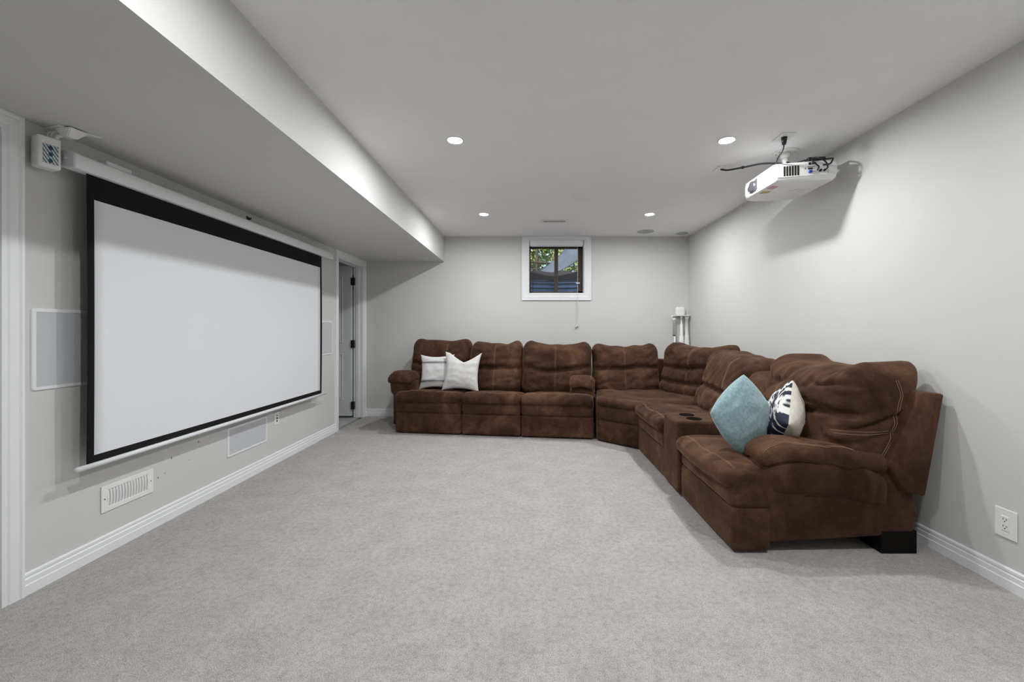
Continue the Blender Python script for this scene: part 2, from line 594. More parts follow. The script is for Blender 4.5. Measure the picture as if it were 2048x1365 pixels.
# ------------------------------------------------------------------ room shell
struct(box('floor', XL, XR, YF, YB, -0.10, 0.0, 'carpet'), 'pale grey wall-to-wall cut pile carpet')
DX0, DX1, DY0, DY1 = 0.170, 0.422, 4.8115, 4.8885        # duct opening behind the ceiling register
bm = bmesh.new()
bbox(bm, XL, DX0, YF, YB, ZC, ZC + 0.10)
bbox(bm, DX1, XR, YF, YB, ZC, ZC + 0.10)
bbox(bm, DX0, DX1, YF, DY0, ZC, ZC + 0.10)
bbox(bm, DX0, DX1, DY1, YB, ZC, ZC + 0.10)
struct(bmobj('ceiling', bm, 'ceiling'), 'flat white painted ceiling')
struct(box('ceiling_bulkhead', XL, SX, YF, YB, SZ, ZC, 'wall'), 'long boxed bulkhead below the ceiling along the screen wall')

FD0, FD1, FDT = 4.835, 5.580, 2.020      # far doorway in the left wall
ND0, ND1, NDT = 0.930, 1.750, 2.020      # near doorway in the left wall
TW = 0.12
bm = bmesh.new()
for y0, y1, z0, z1 in ((YF, ND0, 0, ZC), (ND0, ND1, NDT, ZC), (ND1, FD0, 0, ZC), (FD0, FD1, FDT, ZC), (FD1, YB + 0.25, 0, ZC)):
    bbox(bm, XL - TW, XL, y0, y1, z0, z1)
struct(bmobj('wall_left', bm, 'wall_scuffed'), 'greige painted wall behind the projector screen')
struct(box('wall_right', XR, XR + 0.12, YF, YB + 0.25, 0, ZC, 'wall'), 'greige painted wall behind the long side of the sofa')
struct(box('wall_front', XL, XR, YF - 0.12, YF, 0, ZC, 'wall'), 'greige painted wall opposite the window')
WX0, WX1, WZ0, WZ1 = -0.007, 0.753, 1.657, 2.392
WT = 0.22
bm = bmesh.new()
bbox(bm, XL, WX0, YB, YB + WT, 0, ZC + 0.1)
bbox(bm, WX1, XR, YB, YB + WT, 0, ZC + 0.1)
bbox(bm, WX0, WX1, YB, YB + WT, 0, WZ0)
bbox(bm, WX0, WX1, YB, YB + WT, WZ1, ZC + 0.1)
struct(bmobj('wall_back', bm, 'wall'), 'greige painted wall with the small basement window')

# baseboards: stepped profile (offset from wall, height)
BP = [(0.0, 0.0), (0.016, 0.0), (0.016, 0.043), (0.012, 0.047), (0.012, 0.068), (0.006, 0.074), (0.010, 0.080), (0.010, 0.090), (0.004, 0.096), (0.0, 0.096)]
def baseboard(name, p0, p1, nrm, label):
    vs = []; fs = []
    n = len(BP)
    for p in (p0, p1):
        for o, h in BP:
            vs.append((p[0] + nrm[0] * o, p[1] + nrm[1] * o, h))
    for i in range(n):
        j = (i + 1) % n
        fs.append((i, j, n + j, n + i))
    fs += [tuple(range(n)), tuple(range(n, 2 * n))]
    return struct(raw(name, vs, fs, 'trim'), label)
baseboard('baseboard_left', (XL, ND1 + 0.07), (XL, FD0 - 0.07), (1, 0), 'white stepped baseboard under the screen')
baseboard('baseboard_back', (XL, YB), (XR, YB), (0, -1), 'white stepped baseboard below the window wall')
baseboard('baseboard_right', (XR, YF), (XR, YB), (-1, 0), 'white stepped baseboard behind the sofa')

# casings: profile swept round an opening (o = outwards, h = proud of wall)
CP = [(-0.004, 0.0), (-0.004, 0.012), (0.008, 0.014), (0.014, 0.010), (0.022, 0.015), (0.046, 0.018), (0.052, 0.014), (0.060, 0.020), (0.070, 0.020), (0.070, 0.0)]
def casing(name, mapf, a, b, z0, z1, closed, parent, wscale=(1, 1, 1, 1)):
    # wscale: left, top, right, bottom
    vs = []; fs = []
    n = len(CP)
    for o, h in CP:
        l, t, r_, bo = (o * w for w in wscale)
        c = [(a - l, z0 - (bo if closed else 0)), (a - l, z1 + t), (b + r_, z1 + t), (b + r_, z0 - (bo if closed else 0))]
        vs += [mapf(u, v, h) for u, v in c]
    for i in range(n - 1):
        for k in range(4 if closed else 3):
            k2 = (k + 1) % 4
            fs.append((i * 4 + k, i * 4 + k2, (i + 1) * 4 + k2, (i + 1) * 4 + k))
    if not closed:
        fs.append(tuple(i * 4 for i in range(n))); fs.append(tuple(i * 4 + 3 for i in range(n)))
    return raw(name, vs, fs, 'trim', parent)
lmap = lambda u, v, h: (XL + h, u, v)
bmap = lambda u, v, h: (u, YB - h, v)

def door_leaf(parent, w, mtx, t=0.035, h=2.0):
    # leaf in local: x 0..w, y 0..-t (front at y=-t), z 0..h, moulded with two sunk panels
    bm = bmesh.new()
    bbox(bm, 0, w, -t, 0, 0.012, h, 0.002, 1)
    bm.transform(mtx)
    leaf = bmobj('leaf', bm, 'door', parent)
    for z0, z1 in ((0.22, 0.84), (0.98, 1.86)):
        bm = bmesh.new()
        x0, x1 = 0.115, w - 0.115
        # raised moulding ring around the panel and the field inside it
        for inset, y0, y1 in ((0.0, -t - 0.004, -t - 0.004),):
            pass
        rings = [(0.0, -t - 0.0005), (0.006, -t - 0.006), (0.018, -t - 0.004), (0.030, -t - 0.0015), (0.045, -t - 0.006)]
        prev = None
        for ins, y in rings:
            vs = [bm.verts.new(p) for p in ((x0 + ins, y, z0 + ins), (x1 - ins, y, z0 + ins), (x1 - ins, y, z1 - ins), (x0 + ins, y, z1 - ins))]
            if prev:
                for k in range(4):
                    bm.faces.new((prev[k], prev[(k + 1) % 4], vs[(k + 1) % 4], vs[k]))
            prev = vs
        bm.faces.new(prev)
        bm.transform(mtx)
        bmesh.ops.recalc_face_normals(bm, faces=bm.faces)
        bmobj('panel', bm, 'door', leaf)
    return leaf

# far door: opens away into the next room, hinged on the far jamb
d1 = struct(thing('door_1', None, None), 'white two-panel door standing open beyond the screen')
casing('casing', lmap, FD0, FD1, 0, FDT, False, d1)
bm = bmesh.new()
bbox(bm, XL - TW, XL + 0.002, FD0, FD0 + 0.016, 0, FDT)
bbox(bm, XL - TW, XL + 0.002, FD1 - 0.016, FD1, 0, FDT)
bbox(bm, XL - TW, XL + 0.002, FD0, FD1, FDT - 0.016, FDT)
bbox(bm, XL - TW * 0.70, XL - TW * 0.40, FD1 - 0.028, FD1 - 0.015, 0, FDT)
bbox(bm, XL - TW * 0.70, XL - TW * 0.40, FD0 + 0.015, FD0 + 0.028, 0, FDT)
bmobj('jamb', bm, 'trim', d1)
mt = Matrix.Translation((XL - TW - 0.012, FD1 - 0.02, 0.008)) @ Matrix.Rotation(R(180), 4, 'Z') @ Matrix.Scale(-1, 4, (0, 1, 0))
mt = Matrix.Translation((XL - TW - 0.782, FD1 - 0.004, 0.014))
door_leaf(d1, 0.765, mt, h=2.0)
for z in (0.115, 0.93, 1.76):
    hg = box('hinge', XL - TW - 0.022, XL - TW + 0.020, FD1 - 0.022 - 0.034, FD1 - 0.016, z, z + 0.10, 'black', d1, 0.003)
# near doorway: closed slab set back in its jamb
d2 = struct(thing('door_2', None, None), 'white door and casing at the near end of the screen wall')
casing('casing', lmap, ND0, ND1, 0, NDT, False, d2)
mt = Matrix.Translation((XL - 0.06, ND0, 0.0)) @ Matrix.Rotation(R(90), 4, 'Z')
door_leaf(d2, ND1 - ND0, mt, h=NDT)

# next room beyond the far door
hx = XL - TW
struct(box('floor_hall', hx - 1.6, hx + TW * 0.55, 4.2, 6.6, -0.10, -0.004, 'vinyl'), 'pale hard floor beyond the open door')
bm = bmesh.new()
bbox(bm, hx - 1.7, hx - 1.6, 4.1, 6.7, 0, ZC)
bbox(bm, hx - 1.6, hx, 4.1, 4.2, 0, ZC)
bbox(bm, hx - 1.6, hx, 6.6, 6.7, 0, ZC)
struct(bmobj('wall_hall', bm, 'wall'), 'wall of the dark room beyond the open door')
struct(box('ceiling_hall', hx - 1.6, hx, 4.2, 6.6, ZC, ZC + 0.1, 'ceiling'), 'ceiling of the unlit room beyond the open door')

# ------------------------------------------------------------------ window
w1 = struct(thing('window_1', None, None), 'small brown framed basement slider window in white casing')
casing('casing', bmap, WX0, WX1, WZ0, WZ1, True, w1, (1.25, 0.58, 1.25, 1.25))
bm = bmesh.new()
t = 0.012
bbox(bm, WX0, WX0 + t, YB, YB + WT, WZ0, WZ1)
bbox(bm, WX1 - t, WX1, YB, YB + WT, WZ0, WZ1)
bbox(bm, WX0, WX1, YB, YB + WT, WZ1 - t, WZ1)
bbox(bm, WX0, WX1, YB, YB + WT, WZ0, WZ0 + t)
bmobj('window_reveal', bm, 'trim', w1)
FY0, FY1 = YB + 0.105, YB + 0.165
bm = bmesh.new()
bbox(bm, WX0 + t, WX0 + t + 0.018, FY0, FY1, WZ0 + t, WZ1 - t)
bbox(bm, WX1 - t - 0.062, WX1 - t, FY0, FY1, WZ0 + t, WZ1 - t)
bbox(bm, WX0 + t, WX1 - t, FY0, FY1, WZ1 - t - 0.085, WZ1 - t)
bbox(bm, WX0 + t, WX1 - t, FY0, FY1, WZ0 + t, WZ0 + t + 0.03)
bmobj('window_frame', bm, 'bronze', w1)
box('mullion', 0.352, 0.402, FY0 - 0.012, FY1, WZ0 + t, WZ1 - t - 0.08, 'bronze', w1, 0.003)
box('latch', 0.645, 0.700, FY0 - 0.022, FY0, 1.805, 1.820, 'metal_white', w1, 0.003)
for x0, x1 in ((WX0 + t + 0.015, 0.355), (0.40, WX1 - t - 0.06)):
    box('pane', x0, x1, FY0 + 0.030, FY0 + 0.034, WZ0 + t, WZ1 - t - 0.08, 'glass', w1)

bl = thing('window_blind', 'white raised blind with headrail, wand and pull cord inside the window', 'blind', (0.373, YB + 0.02, WZ1 - 0.09))
box('headrail', -0.362, 0.362, -0.022, 0.03, 0.012, 0.082, 'metal_white', bl, 0.004)
box('bottom_rail', -0.355, 0.355, -0.012, 0.022, 0.0, 0.012, 'metal_white', bl, 0.003)
cyl('wand', (-0.318, 0.0, 0.0), (-0.320, 0.005, -0.62), 0.0035, 0.0035, 'bronze', bl, 8)
tube('pull_cord', [(0.283, -0.03, 0.02), (0.284, -0.045, -0.5), (0.283, -0.048, -0.78), (0.270, -0.030, -0.88), (0.276, -0.030, -1.06), (0.268, -0.03, -1.09)], 0.0022, 'cord', bl, 6)
tube('cord_loop', [(0.285, -0.046, -0.74), (0.296, -0.032, -0.86), (0.290, -0.031, -0.96)], 0.0020, 'cord', bl, 6)
cyl('tassel', (0.270, -0.032, -1.072), (0.262, -0.032, -1.112), 0.007, 0.011, 'plastic_grey', bl, 12)
cyl('tassel', (0.283, -0.032, -1.060), (0.281, -0.032, -1.095), 0.006, 0.010, 'plastic_grey', bl, 12)

# ------------------------------------------------------------------ outside the window
YO = YB + WT
ground = box('ground', -6, 8, YO + 0.62, 20, 1.80, 2.03, 'soil')
struct(ground, 'ground outside at the top of the window well')
ww = thing('window_well', 'corrugated blue grey steel window well behind the glass', 'window well', (0.373, YO, 1.3))
vs = []; fs = []
na, nz = 40, 48
for k in range(nz + 1):
    z = 0.0 + 0.76 * k / nz
    for i in range(na + 1):
        th = math.pi * i / na
        rr = 1.0 + 0.034 * math.sin(z * 2 * math.pi / 0.068)
        vs.append((-0.72 * rr * math.cos(th), 0.005 + 0.60 * rr * math.sin(th), z))
for k in range(nz):
    for i in range(na):
        q = k * (na + 1) + i
        fs.append((q, q + 1, q + na + 2, q + na + 1))
raw('steel_sheet', vs, fs, 'steel_blue', ww, True)
vs = []; fs = []
prof = [(0.93, 0.64), (0.94, 0.68), (0.96, 0.74), (0.99, 0.775), (1.10, 0.775), (1.13, 0.74)]
for k, (s, z) in enumerate(prof):
    for i in range(na + 1):
        th = math.pi * i / na
        zz = z + 0.012 * math.sin(i * 0.9) * (1 if k > 1 else 0.3)
        vs.append((-0.72 * s * math.cos(th), 0.005 + 0.60 * s * math.sin(th), zz))
for k in range(len(prof) - 1):
    for i in range(na):
        q = k * (na + 1) + i
        fs.append((q, q + 1, q + na + 2, q + na + 1))
raw('rim_cloth', vs, fs, 'landscape', ww, True)
prism('gravel_bed', [(-0.70 * math.cos(math.pi * i / 20), 0.006 + 0.58 * math.sin(math.pi * i / 20)) for i in range(21)], 2, -0.05, 0.0, 'soil', ww)

def leaves_mesh(name, parent, center, rad, n, size, seed):
    rnd = random.Random(seed)
    vs = []; fs = []
    c = Vector(center)
    for i in range(n):
        while True:
            p = Vector((rnd.uniform(-1, 1), rnd.uniform(-1, 1), rnd.uniform(-1, 1)))
            if p.length < 1: break
        p = Vector((p.x * rad[0], p.y * rad[1], p.z * rad[2])) + c
        a = Vector((rnd.gauss(0, 1), rnd.gauss(0, 1), rnd.gauss(0, 1))).normalized()
        b = a.orthogonal().normalized()
        s = size * rnd.uniform(0.6, 1.3)
        k = len(vs)
        nn = a.cross(b) * s * 0.12
        vs += [p - a * s, p + b * s * 0.45 + nn, p + a * s, p - b * s * 0.45 + nn]
        fs.append((k, k + 1, k + 2, k + 3))
    me = bpy.data.meshes.new(name)
    me.from_pydata([tuple(v) for v in vs], [], fs)
    o = link_mesh(name, me, 'leaf', parent)
    o['kind'] = 'stuff'
    return o
for (x, y, lab, rad, n, sd) in ((-0.75, 9.6, 'leafy yellow green bush outside, left of the window mullion', (1.35, 0.9, 1.35), 8200, 3),
                                (2.15, 11.6, 'leafy yellow green bush outside, behind the slanting grey tarp', (1.6, 0.9, 1.6), 9000, 5)):
    t_ = thing('garden_bush', lab, 'bush', (x, y, 2.03), group=None)
    leaves_mesh('foliage', t_, (0, 0, 1.2), rad, n, 0.075, sd)
    for k in range(5):
        a = k * 1.3
        tube('stem', [(0.08 * math.cos(a), 0.08 * math.sin(a), 0), (0.3 * math.cos(a), 0.3 * math.sin(a), 0.7), (0.75 * math.cos(a), 0.6 * math.sin(a), 1.7)], lambda s: 0.028 * (1 - 0.7 * s), 'bark', t_, 6)
tr = thing('garden_tree', 'dark bare trunk with a forking branch outside the window', 'tree', (0.15, 8.35, 2.03))
tube('trunk', [(0, 0, 0), (0.01, 0, 0.6), (0.03, 0.05, 1.6)], lambda s: 0.035 - 0.012 * s, 'bark', tr, 8)
tube('branch', [(-0.55, -0.1, 0.17), (-0.3, -0.05, 0.31), (0.05, 0, 0.36), (0.33, 0.05, 0.33)], 0.016, 'bark', tr, 8)
tube('branch', [(-0.6, -0.1, 0.50), (-0.2, -0.05, 0.50), (0.3, 0, 0.47)], 0.022, 'bark', tr, 8)
# slanting tarp on a frame, with a hose hanging over it
tp = thing('grey_tarp', 'slanting blue grey tarp outside the window', 'tarp', (0.85, 7.45, 2.03))
vs = []; fs = []
nu, nv = 20, 6
for j in range(nv + 1):
    for i in range(nu + 1):
        u, v = i / nu, j / nv
        vs.append((-0.72 + 1.15 * u, 0.12 * math.sin(u * 5) + 0.25 * v, 0.0 + 0.78 * u ** 1.15 + 0.34 * (v - 0.5) * (0.5 + u) + 0.02 * math.sin(u * 9 + v * 4) + 0.12))
for j in range(nv):
    for i in range(nu):
        q = j * (nu + 1) + i
        fs.append((q, q + 1, q + nu + 2, q + nu + 1))
o = raw('sheet', vs, fs, 'tarp', tp, True)
sm = o.modifiers.new('thickness', 'SOLIDIFY'); sm.thickness = 0.012
cyl('support_post', (0.44, 0.15, -0.03), (0.46, 0.15, 1.2), 0.03, 0.03, 'tarp', tp, 10)
tube('hose', [(-0.12, -0.08, 0.0), (0.1, -0.06, 0.28), (0.2, -0.05, 0.52), (0.22, -0.05, 0.62)], 0.011, 'rubber', tp, 8)
tube('hose', [(-0.20, -0.08, 0.0), (0.06, -0.06, 0.26), (0.18, -0.05, 0.52), (0.22, -0.05, 0.62)], 0.008, 'rubber', tp, 8)

# ------------------------------------------------------------------ ceiling lights
def downlight(x, y, label, end=''):
    t = thing('recessed_downlight' + end, label, 'ceiling light', (x, y, ZC), group='white LED recessed downlights')
    vs = []; fs = []; n = 40
    prof = [(0.058, 0.0), (0.0575, -0.004), (0.050, -0.006), (0.045, -0.004), (0.0445, -0.002)]
    for r, z in prof:
        for i in range(n):
            a = 2 * math.pi * i / n
            vs.append((r * math.cos(a), r * math.sin(a), z))
    for k in range(len(prof) - 1):
        for i in range(n):
            j = (i + 1) % n
            fs.append((k * n + i, k * n + j, (k + 1) * n + j, (k + 1) * n + i))
    raw('trim_ring', vs, fs, 'plastic', t, True)
    me = bpy.data.meshes.new('lens')
    me.from_pydata([(0.0445 * math.cos(2 * math.pi * i / n), 0.0445 * math.sin(2 * math.pi * i / n), -0.0025) for i in range(n)], [], [tuple(reversed(range(n)))])
    link_mesh('lens' + end, me, 'led', t)
    ld = bpy.data.lights.new('downlight_beam' + end, 'AREA')
    ld.shape = 'DISK'; ld.size = 0.086; ld.energy = LAMP; ld.spread = R(180); ld.color = (0.985, 1.0, 1.015)
    lo = bpy.data.objects.new('downlight_beam' + end, ld)
    COL.objects.link(lo); lo.parent = t; lo.location = (0, 0, -0.0035)
LX = (-0.493, 1.318)
downlight(LX[0], 4.563, 'lit recessed ceiling light by the window wall, bulkhead side')
downlight(LX[1], 4.563, 'lit recessed ceiling light by the window wall, above the sofa corner')
downlight(LX[0], 2.783, 'lit recessed ceiling light in the middle row, bulkhead side')
downlight(LX[1], 2.783, 'lit recessed ceiling light beside the projector mount')
downlight(LX[0], 1.003, 'lit recessed ceiling light in the row before the sofa end, bulkhead side', '_bulkhead_side_offscreen')
downlight(LX[1], 1.003, 'lit recessed ceiling light in the row before the sofa end, right wall side', '_wall_side_offscreen')

def ceiling_disc(name, label, cat, x, y, r, mat, th, rim='plastic'):
    t = thing(name, label, cat, (x, y, ZC))
    vs = []; fs = []; n = 40
    prof = [(r, 0.0), (r, -th), (r * 0.93, -th - 0.003), (r * 0.90, -th - 0.001)]
    for rr, z in prof:
        for i in range(n):
            a = 2 * math.pi * i / n
            vs.append((rr * math.cos(a), rr * math.sin(a), z))
    for k in range(len(prof) - 1):
        for i in range(n):
            j = (i + 1) % n
            fs.append((k * n + i, k * n + j, (k + 1) * n + j, (k + 1) * n + i))
    raw('rim', vs, fs, rim, t, True)
    cyl('grille', (0, 0, -th * 0.2), (0, 0, -th - 0.001), r * 0.905, r * 0.905, mat, t, 40)
    return t
ceiling_disc('ceiling_cover', 'plain white round cover on the ceiling between the downlights', 'ceiling cover', 0.507, 3.975, 0.072, 'plastic', 0.018)
ceiling_disc('ceiling_speaker', 'larger flush grey round ceiling speaker near the right corner', 'speaker', 1.50, 5.37, 0.105, 'ceil_grille', 0.003, 'ceil_grille')
ceiling_disc('ceiling_speaker', 'smaller flush grey round ceiling speaker in the right corner', 'speaker', 2.005, 5.47, 0.075, 'ceil_grille', 0.003, 'ceil_grille')

# ------------------------------------------------------------------ air registers
def register(name, label, w, h, slots, loc, rot, curved=True):
    # local: x along width, y = out of the wall (towards -y), z up ; centre at origin
    t = thing(name, label, 'air vent', loc)
    t.rotation_euler = rot
    t_ = 0.006
    mx, mz = 0.034, 0.024
    bm = bmesh.new()
    bbox(bm, -w / 2, -w / 2 + mx, -t_, 0, -h / 2, h / 2, 0.0015, 1)
    bbox(bm, w / 2 - mx, w / 2, -t_, 0, -h / 2, h / 2, 0.0015, 1)
    bbox(bm, -w / 2 + mx - .002, w / 2 - mx + .002, -t_, 0, h / 2 - mz, h / 2, 0.0015, 1)
    bbox(bm, -w / 2 + mx - .002, w / 2 - mx + .002, -t_, 0, -h / 2, -h / 2 + mz, 0.0015, 1)
    bmobj('faceplate', bm, 'plastic', t)
    if curved:
        box('damper', -w / 2 + mx, w / 2 - mx, -0.0012, -0.0002, -h / 2 + mz, h / 2 - mz, 'plastic_grey', t)
    else:
        a, c, q = w / 2 - mx, h / 2 - mz, 0.30
        raw('duct', [(-a, 0, -c), (a, 0, -c), (a, 0, c), (-a, 0, c), (-a, q, -c), (a, q, -c), (a, q, c), (-a, q, c)],
            [(0, 1, 5, 4), (1, 2, 6, 5), (2, 3, 7, 6), (3, 0, 4, 7), (4, 5, 6, 7)], 'silver', t)
    iw = w - 2 * mx; pitch = iw / slots
    me0 = None
    for i in range(slots + 1):
        x = -iw / 2 + pitch * i
        if me0 is None:
            bm = bmesh.new()
            k = 6; hh = h / 2 - mz
            rows = []
            for q in range(k + 1):
                z = -hh + 2 * hh * q / k
                yb = 0.005 * (1 - (z / hh) ** 2) if curved else 0.0
                rows.append([bm.verts.new(p) for p in ((-pitch * 0.24, -0.003 - yb, z), (pitch * 0.24, -0.003 - yb, z), (pitch * 0.24, -0.0012, z), (-pitch * 0.24, -0.0012, z))])
            for q in range(k):
                for s in range(4):
                    bm.faces.new((rows[q][s], rows[q][(s + 1) % 4], rows[q + 1][(s + 1) % 4], rows[q + 1][s]))
            bmesh.ops.recalc_face_normals(bm, faces=bm.faces)
            o = bmobj('slat', bm, 'plastic', t)
            me0 = o.data
        else:
            o = bpy.data.objects.new('slat', me0)
            COL.objects.link(o); o.parent = t
        o.location = (x, 0, 0)
    for zz in (-0.018, 0.018):
        box('crossbar', -iw / 2, iw / 2, -0.0028, -0.0012, zz - 0.0012, zz + 0.0012, 'plastic_grey', t)
    for s in (-1, 1):
        cyl('screw', (s * (w / 2 - 0.016), -t_ - 0.0008, 0), (s * (w / 2 - 0.016), -t_ + 0.001, 0), 0.003, 0.003, 'dark', t, 10)
    return t
register('wall_register', 'white metal air register on the wall below the projector screen', 0.298, 0.137, 14, (XL + 0.001, 2.308, 0.283), (0, 0, R(90)))
register('ceiling_register', 'white slotted air register on the ceiling before the window', 0.320, 0.125, 14, (0.296, 4.85, ZC - 0.001), (R(90), 0, 0), False)

# ------------------------------------------------------------------ in-wall speakers, wall plates
def inwall(label, y0, y1, z0, z1, group=None):
    t = thing('wall_speaker', label, 'speaker', (XL, (y0 + y1) / 2, (z0 + z1) / 2), R(90), group)
    w, h = y1 - y0, z1 - z0
    f = 0.016
    # rounded frame ring
    def rr(w2, h2, rad, n=6):
        pts = []
        for cx, cz, a0 in ((w2 - rad, h2 - rad, 0), (-w2 + rad, h2 - rad, 90), (-w2 + rad, -h2 + rad, 180), (w2 - rad, -h2 + rad, 270)):
            for i in range(n + 1):
                a = R(a0 + 90 * i / n)
                pts.append((cx + rad * math.cos(a), cz + rad * math.sin(a)))
        return pts
    vs = []; fs = []
    rings = [(w / 2, h / 2, .014, 0), (w / 2, h / 2, .014, -.005), (w / 2 - .003, h / 2 - .003, .012, -.008), (w / 2 - f, h / 2 - f, .004, -.008), (w / 2 - f, h / 2 - f, .004, -.004)]
    for a, b, r_, y in rings:
        vs += [(p[0], y, p[1]) for p in rr(a, b, r_)]
    n = len(vs) // len(rings)
    for k in range(len(rings) - 1):
        for i in range(n):
            j = (i + 1) % n
            fs.append((k * n + i, k * n + j, (k + 1) * n + j, (k + 1) * n + i))
    raw('frame', vs, fs, 'metal_white', t)
    box('grille', -w / 2 + f - .001, w / 2 - f + .001, -.0055, -.0005, -h / 2 + f - .001, h / 2 - f + .001, 'grille', t, 0.001, 1)
    return t
inwall('white framed grey mesh wall speaker at the near edge of the screen', 1.856, 2.126, 0.893, 1.264)
inwall('white framed wall speaker between the screen and the far door', 4.430, 4.700, 0.893, 1.264)
inwall('wide low wall speaker with grey mesh below the screen', 3.062, 3.526, 0.226, 0.443)

def plate(name, label, cat, loc, rz, w, h):
    t = thing(name, label, cat, loc, rz)
    bm = bmesh.new()
    bbox(bm, -w / 2, w / 2, -0.006, 0, -h / 2, h / 2, 0.003, 2)
    bmesh.ops.recalc_face_normals(bm, faces=bm.faces)
    bmobj('cover_plate', bm, 'plastic', t)
    return t
pj = plate('jack_plate', 'white wall plate with three dark jacks under the screen end', 'wall plate', (XL, 3.662, 0.392), R(90), 0.074, 0.112)
for z, r in ((0.024, .0045), (0.0, .0075), (-0.024, .0075)):
    cyl('jack', (0, -0.009, z), (0, -0.005, z), r, r, 'black', pj, 14)
po = plate('wall_outlet', 'white duplex power outlet on the wall beside the sofa end', 'outlet', (XR, 1.888, 0.290), R(-90), 0.089, 0.131)
box('receptacle', -0.0168, 0.0168, -0.0085, -0.005, -0.033, 0.033, 'plastic', po, 0.0015, 1)
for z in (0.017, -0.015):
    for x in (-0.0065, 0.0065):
        box('slot', x - 0.0010, x + 0.0010, -0.0092, -0.008, z - 0.001, z + 0.007, 'dark', po)  # dark box on the surface, slot shade put in as colour
    cyl('ground_hole_shade', (0, -0.0092, z - 0.0075), (0, -0.008, z - 0.0075), 0.0025, 0.0025, 'dark', po, 10)  # dark disc painted as the shade inside the ground hole
for z in (0.048, -0.048):
    cyl('screw', (0, -0.0072, z), (0, -0.005, z), 0.0028, 0.0028, 'plastic', po, 10)

# ------------------------------------------------------------------ projector screen
XS = -2.120
ps = thing('projector_screen', 'pulled-down white projector screen with black border and white case', 'projector screen', (XS, 3.13, 0.50))
Y = lambda y: y - 3.13
Zs = lambda z: z - 0.50
# octagonal-ish housing
hp = [(-0.040, 0.016), (-0.024, 0.038), (0.014, 0.040), (0.034, 0.026), (0.036, -0.030), (0.030, -0.038), (-0.028, -0.038), (-0.040, -0.022)]
prism('housing', [(x - 0.006, z + Zs(1.955)) for x, z in hp], 1, Y(1.925), Y(4.46), 'metal_white', ps, 0.003, 2)
for y0, y1 in ((1.915, 1.927), (4.458, 4.47)):
    prism('end_cap', [(x * 1.03 - 0.006, z * 1.03 + Zs(1.955)) for x, z in hp], 1, Y(y0), Y(y1), 'plastic_grey', ps, 0.003, 2)
cyl('axle', (-0.004, Y(1.9165), Zs(1.957)), (-0.004, Y(1.910), Zs(1.957)), 0.006, 0.005, 'plastic', ps, 12)
def sheet(name, y0, y1, z0, z1, xoff, mat, parent, curl=0.006, ny=36, nz=20):
    vs = []; fs = []
    for s in (0, 1):
        for k in range(nz + 1):
            for i in range(ny + 1):
                y = y0 + (y1 - y0) * i / ny; z = z0 + (z1 - z0) * k / nz
                e = max(0.0, 1 - min(y - 2.0, 4.265 - y) / 0.10) ** 2
                vs.append((xoff - 0.0012 * s + curl * e * math.sin(math.pi * (z - 0.5) / 1.42), Y(y), Zs(z)))
    n1 = (nz + 1) * (ny + 1)
    for s in (0, 1):
        for k in range(nz):
            for i in range(ny):
                q = s * n1 + k * (ny + 1) + i
                f = (q, q + 1, q + ny + 2, q + ny + 1)
                fs.append(f if s == 0 else f[::-1])
    for k in range(nz):
        for i in (0, ny):
            q = k * (ny + 1) + i
            fs.append((q, q + ny + 1, q + ny + 1 + n1, q + n1))
    return raw(name, vs, fs, mat, parent, True)
fab = sheet('border_fabric', 2.000, 4.265, 0.520, 1.925, 0.0, 'black_cloth', ps)
sheet('viewing_surface', 2.034, 4.232, 0.556, 1.800, 0.0016, 'screen', ps)
tube('weight_bar', [(0.0, Y(1.955), Zs(0.508)), (0.0, Y(3.1), Zs(0.508)), (0.0, Y(4.345), Zs(0.508))], 0.0125, 'metal_white', ps, 12, 2)
for y in (2.35, 4.30):
    box('wall_bracket', XL - XS + 0.001, -0.03, Y(y) - 0.06, Y(y) + 0.06, Zs(1.955), Zs(2.003), 'metal_white', ps, 0.004)
box('hanging_tab', -0.075, -0.005, Y(2.10), Y(2.235), Zs(1.990), Zs(2.020), 'metal_white', ps, 0.005)

hk = thing('wall_hook', 'small black hook on the wall above the screen case', 'hook', (XL, 3.29, 2.043), R(90))
prism('hook_plate', [(-0.018, 0.018), (0.018, 0.013), (0.017, -0.006), (0.008, -0.018), (-0.004, -0.018), (-0.014, -0.004)], 1, -0.008, 0, 'black', hk, 0.002, 2)
tube('prong', [(0, -0.006, 0.0), (0, -0.022, -0.004), (0, -0.026, 0.008)], 0.004, 'black', hk, 8)

# ------------------------------------------------------------------ small unit hanging off the bulkhead
sp = thing('satellite_speaker', 'small white box with blue dotted front hung from a bulkhead bracket', 'speaker', (-2.125, 1.930, SZ), R(0))
prism('ceiling_plate', [(-0.085, -0.030), (0.01, -0.055), (0.085, 0.070), (0.00, 0.055)], 2, -0.006, 0.0, 'plastic', sp, 0.002, 2)
bm = bmesh.new()
tp_ = [(-0.03, -0.04), (0.055, -0.045), (0.065, 0.03), (0.0, 0.03)]
bt_ = [(-0.005, -0.03), (0.03, -0.035), (0.04, 0.0), (0.0, 0.005)]
v0 = [bm.verts.new((x, y, -0.005)) for x, y in tp_]
v1 = [bm.verts.new((x, y, -0.045)) for x, y in bt_]
bm.faces.new(v0); bm.faces.new(v1[::-1])
for i in range(4):
    bm.faces.new((v0[i], v0[(i + 1) % 4], v1[(i + 1) % 4], v1[i]))
bmesh.ops.recalc_face_normals(bm, faces=bm.faces)
bmesh.ops.bevel(bm, geom=list(bm.edges), offset=0.004, segments=2, affect='EDGES')
bmobj('bracket_block', bm, 'plastic', sp)
tube('bracket_arm', [(0.0, -0.02, -0.035), (-0.02, -0.03, -0.045), (-0.025, -0.035, -0.065)], 0.008, 'plastic', sp, 8)
